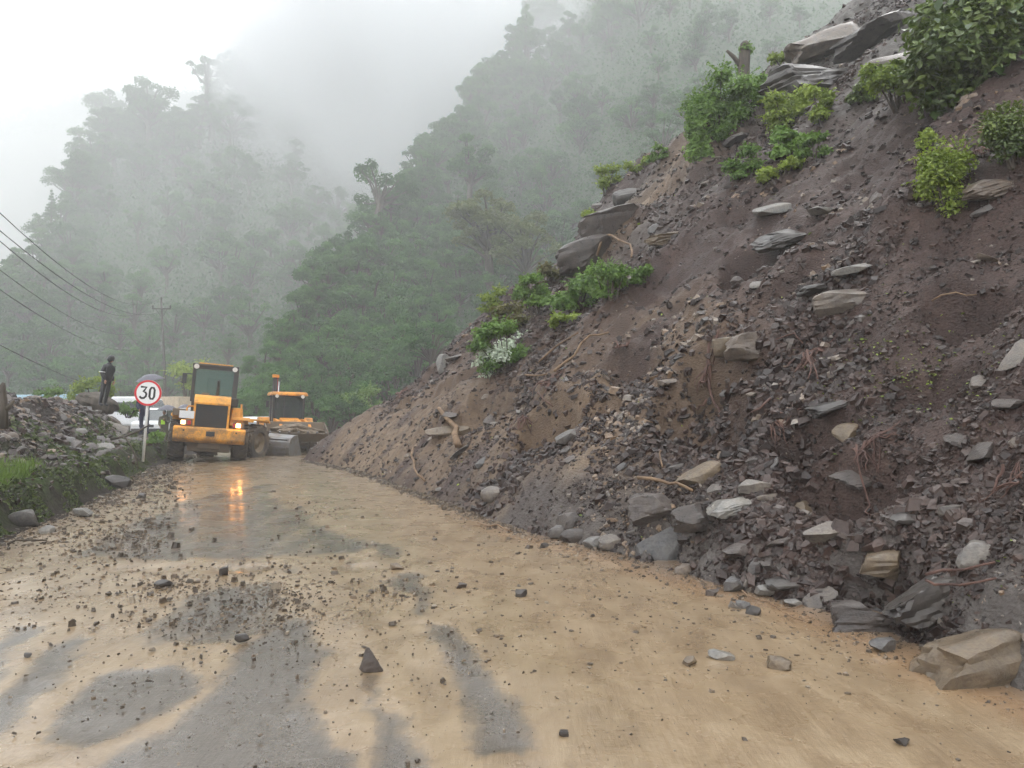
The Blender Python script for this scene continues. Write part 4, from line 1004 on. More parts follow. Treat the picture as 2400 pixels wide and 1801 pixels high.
BU = [
 (2290, 150, 330, 340, 'big leafy broad-leaved tree overhanging the slope in the top right corner', dict(mat='leaf_dark', n=9000, leaf=24, lobes=20, name='tree', cat='tree', seed=1, dist=12.6, single=250, stems=12, loose=.6)),
 (2400, 60, 260, 330, 'dark leafy tree behind the corner tree at the right edge', dict(mat='leaf_dark', n=4500, leaf=22, lobes=12, name='tree', cat='tree', seed=2, dist=13.8)),
 (2380, 330, 150, 150, 'dark hanging tangle of leaves and roots under the big corner tree', dict(mat='leaf_dark', n=2200, leaf=15, lobes=8, seed=3, hang=.3)),
 (2105, 205, 120, 140, 'light green shrub left of the big corner tree', dict(mat='leaf_lime', n=1900, leaf=13, lobes=8, seed=4)),
 (2030, 215, 70, 70, 'small dark green shrub at the foot of the grey rock slope', dict(mat='leaf_dark', n=700, leaf=13, lobes=5, seed=5)),
 (2215, 425, 120, 190, 'yellow-green straggly bush hanging on the slope below the corner tree', dict(mat='leaf_lime', n=2300, leaf=12, lobes=9, seed=6, hang=.2, openn=.6)),
 (2180, 325, 80, 60, 'small yellow sprig bush above the straggly yellow-green bush', dict(mat='leaf_lime', n=350, leaf=13, lobes=4, seed=7, openn=1)),
 (1850, 270, 110, 120, 'lime green bush below the dark outcrop, upper of the central clump', dict(mat='leaf_lime', n=2300, leaf=11, lobes=8, seed=8)),
 (1930, 255, 70, 110, 'lime green bush at the right of the central clump', dict(mat='leaf_lime', n=1500, leaf=11, lobes=6, seed=9)),
 (1850, 340, 80, 70, 'deep green broad-leaved bush in the middle of the central clump', dict(mat='leaf_mid', n=1100, leaf=17, lobes=5, seed=10)),
 (1750, 385, 90, 85, 'mid green bush at the lower left of the central clump', dict(mat='leaf_mid', n=1500, leaf=11, lobes=7, seed=11)),
 (1825, 400, 110, 60, 'yellow-green low bush along the bottom of the central clump', dict(mat='leaf_lime', n=1500, leaf=11, lobes=7, seed=12)),
 (1905, 345, 70, 80, 'dull green bush at the lower right of the central clump', dict(mat='leaf_mid', n=1000, leaf=11, lobes=6, seed=13)),
 (1685, 245, 140, 180, 'tall bushy green shrub in front of the broken tree trunk', dict(mat='leaf_mid', n=4200, leaf=12, lobes=14, seed=14, lift=.3, hang=.1)),
 (1640, 330, 70, 120, 'narrow trailing shrub hanging down the edge of the slide', dict(mat='leaf_mid', n=1500, leaf=12, lobes=7, seed=15, hang=.3)),
 (1790, 215, 70, 80, 'vine-covered shrub right of the broken tree trunk', dict(mat='leaf_mid', n=1100, leaf=12, lobes=6, seed=16)),
 (1850, 150, 90, 50, 'low lime bush on top of the dark outcrop', dict(mat='leaf_lime', n=800, leaf=11, lobes=6, seed=17)),
 (1350, 690, 110, 110, 'leafy green bush at the right of the mid-slope clump', dict(mat='leaf_mid', n=2300, leaf=12, lobes=8, seed=18)),
 (1430, 670, 100, 90, 'feathery bright green bush in the mid-slope clump', dict(mat='leaf_mid', n=1700, leaf=10, lobes=7, seed=19, openn=.6)),
 (1500, 655, 50, 50, 'small green bush at the right end of the mid-slope clump', dict(mat='leaf_mid', n=650, leaf=11, lobes=5, seed=20)),
 (1260, 700, 80, 120, 'tall green bush at the left of the mid-slope clump', dict(mat='leaf_mid', n=1700, leaf=11, lobes=7, seed=21)),
 (1290, 655, 80, 60, 'brownish olive shrub on the skyline above the mid-slope clump', dict(mat='leaf_dry', n=900, leaf=11, lobes=6, seed=22)),
 (1325, 745, 80, 50, 'pale green leafy plant below the mid-slope clump', dict(mat='leaf_lime', n=700, leaf=13, lobes=5, seed=23)),
 (1205, 800, 110, 60, 'bush dotted with white blossom, upper half', dict(mat='flower', n=600, leaf=10, lobes=7, seed=24)),
 (1160, 860, 80, 70, 'bush dotted with white blossom, lower half', dict(mat='flower', n=520, leaf=10, lobes=7, seed=25)),
 (1185, 825, 120, 130, 'dark green leafy shrub behind the white blossom', dict(mat='leaf_mid', n=3000, leaf=12, lobes=9, seed=26)),
 (1205, 745, 80, 70, 'dull olive shrub just above the blossoming bush', dict(mat='leaf_dry', n=700, leaf=11, lobes=5, seed=27, openn=.7)),
 (1155, 715, 60, 90, 'thin yellow-green sapling on the left skyline of the slide', dict(mat='leaf_lime', n=420, leaf=11, lobes=5, seed=28, openn=1)),
 (1280, 590, 50, 90, 'thin sapling with yellow leaves in front of the rock face', dict(mat='leaf_lime', n=300, leaf=11, lobes=5, seed=29, openn=1)),
 (1380, 515, 40, 50, 'tiny bright bush at the edge of the grey rock face', dict(mat='leaf_lime', n=350, leaf=10, lobes=4, seed=30)),
 (1420, 430, 60, 80, 'loose lime-leaved bush on the skyline, left of the dark rock', dict(mat='leaf_lime', n=500, leaf=10, lobes=5, seed=31, openn=.8)),
 (1500, 395, 70, 40, 'grassy tuft on the skyline above the dark rock', dict(mat='leaf_lime', n=450, leaf=9, lobes=5, seed=32)),
 (1545, 365, 60, 40, 'second grassy tuft further up the skyline', dict(mat='leaf_mid', n=400, leaf=9, lobes=5, seed=33)),
 (1700, 300, 60, 80, 'shaded green bush at the head of the tan gully', dict(mat='leaf_mid', n=900, leaf=11, lobes=5, seed=34)),
]
for u, v, wp, hp, lab, kw in BU: bush(u, v, wp, hp, lab, **kw)
def limb(name, px, w0, w1, mat, label, cat, lift=.04, sag=0, parts=()):
    """a stick, root or branch lying on the ground along photograph pixels"""
    pts = []
    for u, v in px:
        P = hit(u, v); pts.append(P + nrm(P.x, P.y) * lift)
    k = pts[0].y / FPX; n = len(pts); fine = []
    for i in range(n - 1):
        for q in (0, .5): 
            a = pts[i].lerp(pts[i + 1], q); fine.append(a + Vector([random.gauss(0, .006 * a.y * .3) for _ in range(3)]))
    fine.append(pts[-1]); m = len(fine)
    mb = MB(); mb.tube(fine, [(w0 + (w1 - w0) * i / (m - 1)) * k * .5 for i in range(m)], 6)
    o = mb.build(name, M[mat], None, True)
    return tag(o, label, cat)
LB = [
 ('post', [(1042, 975), (1068, 1020), (1092, 1062)], 9, 16, 'stick', 'broken wooden post leaning on the lower left slope', .22),
 ('branch', [(972, 1062), (975, 1090), (985, 1120), (1003, 1135)], 6, 4, 'stick', 'curved bare branch near the road edge below the leaning post', .08),
 ('branch', [(1310, 880), (1345, 840), (1385, 800), (1430, 790)], 7, 4, 'stick', 'long pale branch lying up the slope right of the blossoming bush', .1),
 ('branch', [(1215, 885), (1250, 884), (1285, 884)], 5, 3, 'stick', 'short dark twig below the blossoming bush', .06),
 ('stick', [(1510, 1145), (1560, 1155), (1600, 1165), (1640, 1178)], 9, 6, 'stick', 'straight brown stick lying across the grey and tan rocks', .16),
 ('root', [(1655, 905), (1672, 920), (1680, 950), (1692, 975), (1700, 985)], 7, 4, 'root', 'thick curved root hanging in the dark hollow', .1),
 ('root', [(1665, 950), (1650, 965), (1640, 972)], 6, 3, 'root', 'short root left of the thick curved root', .1),
 ('root', [(1810, 950), (1795, 975), (1770, 985)], 6, 3, 'root', 'thin root curling below the root tangle', .1),
 ('root', [(1895, 850), (1915, 870), (1925, 905)], 5, 3, 'root', 'thin red-brown root at the right of the root tangle', .1),
 ('root', [(1910, 850), (1890, 880), (1872, 890)], 5, 3, 'root', 'root reaching left from the root tangle', .12),
 ('root', [(1905, 848), (1912, 880), (1905, 915)], 5, 3, 'root', 'root hanging straight down from the root tangle', .14),
 ('root', [(2020, 1085), (2035, 1150), (2050, 1200), (2060, 1240)], 5, 3, 'root', 'long thin root dangling from the black hollow at lower right', .14),
 ('root', [(1735, 1398), (1780, 1420), (1830, 1432), (1880, 1430)], 4, 3, 'stick', 'thin orange-brown root lying over the wet stones at the toe', .04),
 ('root', [(1820, 1440), (1860, 1460), (1895, 1470)], 4, 3, 'stick', 'thin brown root trailing on the mud in front of the banded boulder', .03),
 ('root', [(2245, 1420), (2290, 1400), (2340, 1412), (2400, 1390)], 8, 5, 'root', 'upper looping root over the biggest boulder', .3),
 ('root', [(2245, 1425), (2270, 1435), (2330, 1440), (2400, 1428)], 7, 5, 'root', 'lower looping root over the biggest boulder', .3),
 ('root', [(2285, 330), (2305, 360), (2318, 395)], 6, 3, 'root', 'bent bare root hanging under the big corner tree', .3),
 ('root', [(2290, 325), (2280, 370), (2270, 405)], 5, 3, 'root', 'straight bare root hanging under the big corner tree', .3),
 ('branch', [(1415, 610), (1430, 565), (1450, 570), (1480, 600), (1500, 630)], 7, 4, 'stick', 'hooked bare branch against the tan rock face', .3),
 ('branch', [(1195, 400), (1260, 425), (1320, 445), (1400, 470)], 5, 3, 'bark', 'long fallen branch on the skyline left of the rock face', .5),
 ('branch', [(1660, 395), (1685, 400), (1705, 390)], 7, 4, 'bark', 'short dark branch sticking out beside the central clump', .15),
 ('branch', [(1270, 850), (1310, 820), (1360, 790)], 5, 3, 'stick', 'thin branch parallel to the long pale branch', .08),
 ('root', [(1265, 930), (1280, 950), (1300, 960)], 4, 3, 'root', 'fine root in the dark soil of the middle slope', .05),
 ('twig', [(520 + 600, 1232), (1160, 1240), (1200, 1252)], 4, 3, 'stick', 'thin twig along the road edge left of the rounded stones', .03),
 ('branch', [(10, 1285), (60, 1278), (110, 1274)], 6, 4, 'bark', 'thin wet branch in the gutter at the left edge', .04),
 ('root', [(2395, 1130), (2375, 1150), (2370, 1185)], 7, 5, 'root', 'dark root loop at the right edge of the picture', .15),
 ('root', [(1820, 800), (1860, 790), (1885, 812)], 4, 3, 'root', 'fine root above the root tangle', .05),
 ('twig', [(2190, 725), (2240, 720), (2290, 722)], 4, 3, 'stick', 'pale twig lying on fine shards at the right', .05),
 ('twig', [(1560, 1040), (1558, 1080), (1562, 1110)], 4, 3, 'stick', 'thin upright twig above the boulder pile', .1),
]
for nm, px, a, b_, mt, lab, lf in LB: limb(nm, px, a, b_, mt, lab, nm, lf)
# broken trunk with vines
def snag():
    P = Vector(at(1742, 235, 27.0)); k = 27 / FPX
    e = empty('broken_tree', P, (0, 0, 0), 'broken dark tree trunk wrapped with vines standing above the slide', 'tree')
    mb = MB(); mb.tube([(0, 0, -60 * k), (0, 0, 20 * k), (2 * k, 0, 80 * k), (6 * k, 0, 135 * k), (5 * k, 0, 142 * k)], [17 * k, 15 * k, 14 * k, 12 * k, 6 * k], 10)
    mb.build('trunk', M['bark'], e, True)
    m2 = MB(); m2.tube([(-8 * k, 0, 85 * k), (-22 * k, 0, 105 * k), (-38 * k, 0, 120 * k)], [6 * k, 5 * k, 3 * k], 6); m2.build('branch', M['bark'], e, True)
    r = np.random.default_rng(3); V, F, A = crown_np([(6 * k, 0, 118 * k, 17 * k, 17 * k, 20 * k), (0, 0, 30 * k, 22 * k, 20 * k, 34 * k)], 700, 8 * k, r); link('vine', npmesh('vine', V, F, False, {'rnd': A}), M['leaf_mid'], e)
snag()
# leaf litter on the slope
s, t, d = sample_slope(500000, 4.0); k_ = r_.random(len(s)) < .035; s, t, d = s[k_][:1100], t[k_][:1100], d[k_][:1100]
uu = r_.normal(2120, 130, 700); vv = r_.normal(880, 60, 700)
x, y = xy(s, t); z = zslope(s, t)
LP = [np.stack([x, y, z + .02], -1)]
LP.append(np.array([tuple(hit(a, b)) for a, b in zip(uu[:260], vv[:260])]) + np.array([0, 0, .02])); LP = np.concatenate(LP)
V, F = leaves_np(LP, r_.normal(size=LP.shape) * .4 + np.array([0, -.2, 1]), LP[:, 1] / FPX * r_.uniform(5, 12, len(LP)), r_)
tag(link('leaf_litter', npmesh('leaf_litter', V, F, False, {'rnd': np.repeat(r_.random(len(LP)), 4)}), M['leaf_lime']), 'yellow-green torn leaves littering the slide', 'leaves', kind='stuff')
# left bank: grass, moss, fern fringe
def blades(C, h, lean, r, w=.12):
    n = len(C); a = r.uniform(0, 2 * math.pi, n); dx = np.stack([np.cos(a), np.sin(a), 0 * a], -1); h = h[:, None]
    V = np.stack([C - dx * h * w * .5, C + dx * h * w * .5, C + np.array([0, 0, 1]) * h + r.normal(size=(n, 3)) * h * lean, ], 1)
    return V.reshape(-1, 3), np.arange(3 * n).reshape(n, 3)
n_ = 16000; yv = r_.uniform(9.0, 13.6, n_); qv = r_.uniform(.3, 2.4, n_); ok = (fbm(yv * .9, qv * 1.3, 3, 200) > .42) & (qv > .45 + .12 * np.maximum(yv - 10.5, 0)) & (yv < 13.4) & (qv < 2.2); yv, qv = yv[ok], qv[ok]
x = np.interp(yv, BY, BX) - qv / .95; C = np.stack([x, yv, zbank(x, yv) - .01], -1)
V, F = blades(C, r_.uniform(.06, .19, len(C)), .45, r_)
tag(link('grass', npmesh('grass', V, F, False, {'rnd': np.repeat(np.clip(fbm(x * 2, yv * 2, 3, 9) + r_.normal(size=len(C)) * .15, 0, 1), 3)}), M['grass']), 'short bright grass on the top of the left bank', 'grass', kind='stuff')
n_ = 15000; yv = r_.uniform(6.5, 27, n_) ; qv = r_.uniform(.02, .75, n_); ok = (fbm(yv * 1.4, qv * 3, 3, 210) > .54) & (r_.random(n_) < np.clip((11 / yv) ** 1.2, 0, 1)); yv, qv = yv[ok], qv[ok]
x = np.interp(yv, BY, BX) - qv / .95; C = np.stack([x + .05, yv, zbank(x, yv)], -1)
V, F = leaves_np(C, np.stack([.9 + 0 * x, -.5 + 0 * x, .4 + 0 * x], -1) + r_.normal(size=C.shape) * .7, r_.uniform(.03, .08, len(C)), r_)
tag(link('moss', npmesh('moss', V, F, False, {'rnd': np.repeat(r_.random(len(C)) ** 1.5, 4)}), M['fern']), 'moss and small ferns hanging on the face of the left bank', 'moss', kind='stuff')
n_ = 5000; yv = r_.uniform(15, 30, n_); qv = r_.uniform(.3, 2.2, n_); ok = (fbm(yv * .7, qv * 1.3, 3, 220) > .5); yv, qv = yv[ok], qv[ok]
x = np.interp(yv, BY, BX) - qv / .95; C = np.stack([x, yv, zbank(x, yv) + .03], -1)
V, F = leaves_np(C, r_.normal(size=C.shape) * .6 + np.array([.3, -.4, .8]), r_.uniform(.07, .2, len(C)), r_)
tag(link('weeds', npmesh('weeds', V, F, False, {'rnd': np.repeat(r_.random(len(C)), 4)}), M['fern']), 'green weeds growing between the stones around the sign', 'weeds', kind='stuff')
# dead branch in front of the sign, stump at the left edge
def dead_branch():
    Y = 15.5; e = empty('dead_branch', at(318, 1085, Y), (0, 0, 0), 'bare dark branch lying across the bank in front of the speed sign', 'branch'); o = e.location
    f = lambda u, v, dy=0: tuple(Vector(at(u, v, Y + dy)) - o)
    mb = MB(); mb.tube([f(352, 995), (f(325, 1010)), f(295, 1022), f(260, 1030)], [.012, .02, .025, .03], 6); mb.build('branch', M['bark'], e, True)
    mb = MB(); mb.tube([f(292, 1022), f(306, 1045), f(318, 1070), f(324, 1098)], [.02, .018, .014, .01], 6); mb.build('twig', M['bark'], e, True)
    mb = MB(); mb.tube([f(318, 1068), f(335, 1085)], [.01, .005], 5); mb.build('twig', M['bark'], e, True)
dead_branch()
def stump():
    Y = 13.0; P = Vector(at(6, 965, Y)); e = empty('tree_stump', P, (0, 0, 0), 'dark broken stump sticking up from the rubble at the left edge', 'stump'); k = Y / FPX
    mb = MB(); mb.tube([(0, 0, -40 * k), (0, 0, 20 * k), (-2 * k, 0, 60 * k), (1 * k, 0, 68 * k)], [14 * k, 10 * k, 7 * k, 3 * k], 8); mb.build('trunk', M['bark'], e, True)
    mb = MB(); mb.tube([(0, 0, 0), (16 * k, 0, 12 * k), (26 * k, 0, 26 * k)], [6 * k, 5 * k, 3 * k], 6); mb.build('root', M['bark'], e, True)
stump()
def roadside_bush(u, v, wp, hp, dist, lab, mat, seed, n=900): bush(u, v, wp, hp, lab, mat=mat, n=n, leaf=9, lobes=7, seed=seed, dist=dist)
roadside_bush(215, 925, 150, 70, 31, 'low yellow-green bush behind the standing person', 'leaf_lime', 60)
roadside_bush(105, 935, 80, 45, 33, 'low green bush in front of the pale blue roof', 'leaf_mid', 61, 600)
roadside_bush(300, 955, 60, 45, 30, 'small green bush in front of the white van behind the sign', 'leaf_mid', 62, 500)
roadside_bush(440, 900, 100, 90, 62, 'bright green bush behind the power pole and the wheel loader', 'leaf_lime', 63)
roadside_bush(860, 940, 110, 80, 50, 'green bush at the far end of the slide beside the muddy gravel', 'leaf_mid', 64)
roadside_bush(368, 1022, 30, 36, 22.0, 'green weeds bush between the sign and the wheel loader', 'leaf_mid', 65, 600)
# brown earthen lump behind the standing person
o = link('earth_mound', rock_mesh('earth_mound', 61, 4, (1.6, 1.2, .9), cuts=5, rough=.12, round_=1), M['bark'], None, Vector(at(228, 945, 28.5)), (0, .3, 0)); tag(o, 'brown earth and root lump behind the standing person', 'mound')

def tangle(u, v, wpx, hpx, n, lab, seed):
    rr = random.Random(seed); P0 = hit(u, v); k = P0.y / FPX; nn = nrm(P0.x, P0.y); mb = MB()
    rt = Vector((1, .2, .1)).normalized(); upv = nn.cross(rt).normalized()
    if upv.z < 0: upv = -upv
    for i in range(n):
        a = Vector((0, 0, 0)); a = P0 + rt * rr.gauss(0, wpx * .12) * k + upv * rr.uniform(.1, .45) * hpx * k; ln = rr.uniform(.4, 1.0) * hpx * k
        d = (rt * rr.gauss(0, .8) - upv * rr.uniform(.4, 1.2) + nn * rr.uniform(.1, .5)).normalized(); pts = [a]
        for j in range(5):
            d = (d + rt * rr.gauss(0, .35) + Vector((0, 0, -.25)) + nn * rr.gauss(0.02, .15)).normalized(); a = a + d * ln / 5; pts.append(a)
        for q in pts: q.z = max(q.z, float(Hall(np.array([q.x]), np.array([q.y]))[0]) + .035)
        r0 = rr.uniform(1.3, 3.2) * k; mb.tube(pts, [r0 * (1 - j / 7) for j in range(6)], 4)
    tag(mb.build('root_tangle', M['root'], None, True), lab, 'roots')
for a in [(1905, 850, 90, 90, 26, 'tangle of torn reddish roots right of the pale round boulder', 1), (1665, 915, 90, 80, 16, 'tangle of roots around the dark hollow below the pale round boulder', 2), (2050, 1080, 110, 110, 18, 'root tangle above the black hollow in the lower right rubble', 3),
          (1290, 900, 110, 90, 22, 'matted dark roots in the middle of the slope under the long pale branch', 4), (1840, 1030, 130, 70, 14, 'sparse roots over slate rubble below the torn reddish tangle', 5), (2365, 1140, 70, 90, 14, 'dark root tangle at the right edge above the biggest boulder', 6),
          (2290, 360, 110, 110, 24, 'roots and dead stems hanging beneath the big corner tree', 7), (940, 930, 70, 50, 14, 'small brown root tuft near the far end of the slide', 8), (1450, 820, 90, 60, 10, 'thin roots on the smooth soil in the middle of the slope', 9), (1230, 1010, 80, 60, 10, 'thin roots in the tan soil above the brown slab', 10)]: tangle(*a)
# ------------------------------------------------------------------ machines and vehicles
def wheel(parent, pos, rad, wid, lugs=18, rimcol='rim', name='wheel', M4=None):
    e = empty(name, pos); e.parent = parent
    if M4 is not None: e.matrix_local = M4 @ Matrix.Translation(pos)
    h = wid / 2; mb = MB()
    mb.lathe([(rad * .56, -h * .8), (rad * .62, -h), (rad * .88, -h), (rad * .97, -h * .82), (rad, -h * .5), (rad, h * .5), (rad * .97, h * .82), (rad * .88, h), (rad * .62, h), (rad * .56, h * .8), (rad * .56, -h * .8)], 32)
    for i in range(lugs):
        for sd_ in (-1, 1):
            a = 2 * math.pi * (i + (.5 if sd_ > 0 else 0)) / lugs
            Mx = Matrix.Rotation(a, 4, 'X') @ Matrix.Translation((sd_ * h * .5, 0, rad * 1.005)) @ Matrix.Rotation(sd_ * .5, 4, 'Z')
            mb.box((0, 0, 0), (h * .95, rad * .14, rad * .09), Mx)
    mb.build('tyre', M['tyre'], e, False)
    m2 = MB(); m2.lathe([(rad * .565, -h * .75), (rad * .5, -h * .7), (rad * .46, -h * .1), (rad * .2, 0), (rad * .2, h * .25), (0.001, h * .3)], 24)
    m2.lathe([(rad * .565, h * .75), (rad * .5, h * .7), (rad * .46, h * .35), (rad * .22, h * .3), (rad * .2, h * .5), (.001, h * .52)], 24)
    for i in range(8):
        a = i * math.pi / 4; m2.box((h * .36, rad * .32 * math.cos(a), rad * .32 * math.sin(a)), (.04, .04, .04))
    m2.build('rim', M[rimcol], e, True)
    return e
def wheel_loader():
    x0, y0 = (487 - 1200) / FPX * 25.2, 25.2
    e = empty('wheel_loader', (x0, y0, float(zroad(np.array(x0), np.array(y0))) + .0), Euler((0, R(4.6), R(22)), 'XYZ').to_matrix().to_euler(),
              'yellow wheel loader seen from behind with lit tail lamps on the muddy road', 'wheel loader')
    Y = M['yellow']
    # rear body
    m = MB(); m.box((0, .15, 1.45), (1.06, 2.1, .92)); m.box((0, -.05, .95), (.9, 2.0, .3)); m.build('engine_body', Y, e, bevel=.04)
    m = MB(); m.prism([(-.96, 1.90), (-.80, 2.10), (-.55, 2.18), (.75, 2.2), (.75, 1.88), (-.96, 1.88)], -.56, .56); m.build('hood', Y, e, bevel=.05)
    m = MB()
    for (c, d) in (((0, -.93, 1.90), (1.10, .1, .07)), ((0, -.93, 1.03), (1.10, .1, .07)), ((-.52, -.93, 1.46), (.07, .1, .9)), ((.52, -.93, 1.46), (.07, .1, .9))): m.box(c, d)
    m.build('grille_frame', Y, e, bevel=.01)
    m = MB(); m.box((0, -.925, 1.46), (.98, .03, .82)); g = m.build('grille', M['grille'], e)
    m = MB()
    for i in range(13): m.box((0, -.945, 1.10 + i * .06), (.96, .02, .018))
    m.build('louvre', M['black'], g)
    # counterweight / bumper
    m = MB(); m.prism([(-1.18, .70), (-1.22, .76), (-1.22, 1.08), (-1.16, 1.13), (-.55, 1.13), (-.55, .62), (-1.05, .62)], -1.09, 1.09)
    c = m.build('counterweight', Y, e, bevel=.03)
    m = MB(); m.box((.02, -1.235, .93), (.26, .05, .15)); m.box((.02, -1.27, .87), (.1, .06, .05)); m.build('tow_hitch', M['black'], c)
    for x in (-.78, .8): m = MB(); m.tube([(x, -1.225, 1.0), (x, -1.24, 1.0)], .03, 10); m.build('bolt', M['black'], c)
    # lamp housings and lamps
    for x, mt in ((-.72, 'lamp_soft'), (.86, 'lamp_hot')):
        m = MB(); m.box((x, -1.08, 1.25), (.34, .14, .2)); hs = m.build('lamp_housing', M['mudmetal'], e, bevel=.01)
        sx = -1 if x < 0 else 1
        m = MB(); m.box((x + .0 * sx + (-.1 if x < 0 else -.02), -1.16, 1.25), (.13, .03, .12)); m.build('tail_lamp', M[mt], hs, bevel=.01)
        m = MB(); m.box((x + (.08 if x < 0 else -.14), -1.158, 1.25), (.1, .02, .13)); m.build('lens', M['lamp_red'], hs)
    m = MB(); m.box((-.74, -1.0, 1.50), (.44, .02, .24)); m.build('number_plate', M['white'], e, bevel=.006)
    # left handle and fenders, side steps
    m = MB(); m.tube([(-.56, -.6, 1.78), (-.72, -.6, 1.78), (-.76, -.6, 1.7), (-.76, -.6, 1.42), (-.7, -.6, 1.36), (-.56, -.6, 1.36)], .028, 8); m.build('grab_handle', Y, e, True)
    for sx in (-1, 1):
        m = MB(); m.prism([(-.55, 1.42), (-.5, 1.52), (.55, 1.52), (.85, 1.25), (.9, .8), (.84, .8), (.78, 1.22), (.52, 1.46), (-.48, 1.46)], sx * .62, sx * 1.22); m.build('fender', Y, e, bevel=.012)
    m = MB(); m.box((-.98, -.45, 1.56), (.40, .3, .22)); m.build('battery_box', M['mudmetal'], e, bevel=.01)
    m = MB(); m.box((.80, .15, 1.52), (.46, 1.2, .62), taper=(.7, .9)); m.build('side_tank', Y, e, bevel=.03)
    m = MB()
    for yy in (-.4, -.1, .2): m.tube([(.92, yy, 1.5), (.92, yy, 1.95)], .02, 6)
    m.tube([(.92, -.4, 1.95), (.92, .5, 1.95)], .02, 6); m.tube([(.92, -.4, 1.72), (.92, .5, 1.72)], .016, 6); m.build('handrail', Y, e, True)
    m = MB(); m.tube([(.12, -.3, 2.15), (.12, -.3, 2.45), (.12, -.3, 2.62), (.12, -.38, 2.68)], [.05, .05, .045, .045], 10); m.build('exhaust_pipe', M['black'], e, True)
    m = MB(); m.tube([(-.25, -.2, 2.18), (-.25, -.2, 2.26)], .12, 12); m.build('air_intake', M['mudmetal'], e, True)
    m = MB(); m.box((.66, -.25, 2.0), (.28, .35, .3)); m.build('air_filter', M['black'], e, bevel=.04)
    # chassis and axle
    m = MB(); m.box((0, .3, .62), (.7, 2.4, .4)); m.tube([(-1.0, 0, .62), (1.0, 0, .62)], .16, 10); m.box((0, -.3, .5), (1.3, .9, .35)); m.build('chassis', M['mudmetal'], e, bevel=.03)
    for sx in (-1, 1): wheel(e, (sx * .98, 0, .63), .64, .50)
    # cab
    c = empty('cab', (0, 1.35, 1.95)); c.parent = e
    hw, hd, ht = .68, .62, 1.22
    m = MB(); m.box((0, 0, -.25), (1.36, 1.3, .55)); m.build('cab_base', M['black'], c, bevel=.02)
    m = MB()
    for sx in (-1, 1):
        m.box((sx * hw, -hd, ht / 2), (.10 if sx < 0 else .16, .1, ht)); m.box((sx * hw, hd, ht / 2), (.09, .09, ht)); m.box((sx * hw, 0, .32), (.06, 1.2, .06)); m.box((sx * hw, 0.1, .8), (.05, .05, .9))
    m.box((0, -hd, .04), (1.3, .09, .09)); m.box((0, hd, .04), (1.3, .09, .09)); m.box((0, -hd, ht - .03), (1.3, .09, .1)); m.build('cab_frame', M['black'], c, bevel=.012)
    m = MB(); m.box((0, 0, ht + .05), (1.5, 1.42, .10)); m.build('cab_roof', M['black'], c, bevel=.03)
    m = MB(); m.box((0, 0, ht + .115), (1.1, 1.36, .05)); m.build('roof_trim', Y, c, bevel=.015)
    m = MB(); m.box((0, -hd + .0, ht / 2), (1.24, .015, ht - .14)); m.build('rear_window', M['glass'], c)
    m = MB(); m.box((0, hd, ht / 2), (1.26, .015, ht - .1)); m.build('windscreen', M['glass'], c)
    for sx in (-1, 1): m = MB(); m.box((sx * hw, 0, ht / 2 + .1), (.012, 1.12, ht - .3)); m.build('side_window', M['glass'], c)
    for sx in (-1, 1): m = MB(); m.tube([(sx * .62, -.70, ht + .0), (sx * .62, -.76, ht - .01)], [.075, .085], 14); m.build('work_light', M['lamp_white'], c)
    m = MB(); m.box((0, .1, .25), (.5, .5, .16)); m.box((0, -.14, .6), (.48, .12, .6)); m.build('driver_seat', M['seat'], c, bevel=.04)
    m = MB(); m.tube([(-.72, -.3, .95), (-.92, -.35, .95)], .02, 6); m.box((-.98, -.36, .78), (.14, .05, .36)); m.build('mirror', M['black'], c, bevel=.012)
    # front frame, turned right at the joint
    F4 = Matrix.Translation((0, 1.30, 0)) @ Matrix.Rotation(R(-36), 4, 'Z')
    m = MB(); m.box((0, .8, .66), (.66, 1.7, .45), F4); m.tube([(-.95, 1.3, .63), (.95, 1.3, .63)], .16, 10, F4); m.box((0, 1.1, 1.1), (.8, .9, .6), F4); m.build('front_frame', Y, e, bevel=.03)
    for sx in (-1, 1):
        wheel(e, (sx * .98, 1.3, .63), .64, .50, M4=F4)
        m = MB(); m.prism([(.7, 1.36), (.78, 1.48), (1.8, 1.48), (1.9, 1.36), (1.82, 1.36), (1.76, 1.42), (.82, 1.42), (.76, 1.36)], sx * .7, sx * 1.2, F4); m.build('front_fender', Y, e, bevel=.01)
    m = MB()
    for sx in (-.4, .4): m.prism([(1.2, 1.45), (1.1, 1.25), (2.2, .75), (3.0, .3), (3.1, .5), (2.3, 1.05)], sx - .06, sx + .06, F4)
    m.box((0, 2.2, .85), (.8, .15, .2), F4); m.build('lift_arm', Y, e, bevel=.01)
    # bucket
    B4 = F4 @ Matrix.Translation((.25, 2.75, .05))
    prof_b = [(.12, .04), (.0, .2), (-.05, .42), (-.02, .62), (.1, .8), (.3, .9), (.52, .92), (.52, .88), (.32, .86), (.14, .76), (.03, .6), (0, .42), (.05, .24), (.16, .09), (1.0, .0), (1.0, -.03), (.3, -.02)]
    m = MB(); m.prism(prof_b, -1.3, 1.3, B4)
    b = m.build('bucket', M['steel'], e, bevel=.008)
    for sx in (-1.3, 1.3): m = MB(); m.prism([(.12, .03), (0, .2), (-.05, .42), (-.02, .62), (.1, .8), (.3, .9), (.54, .92), (.98, .12), (1.0, -.03), (.3, -.03)], sx - .02, sx + .02, B4); m.build('side_plate', M['steel'], b, bevel=.005)
    m = MB(); m.box((0, .02, .72), (2.4, .05, .07), B4, rot=(.6, 0, 0)); m.box((0, -.06, .4), (2.4, .05, .07), B4); m.build('rib', M['steel'], b)
    return e
wheel_loader()
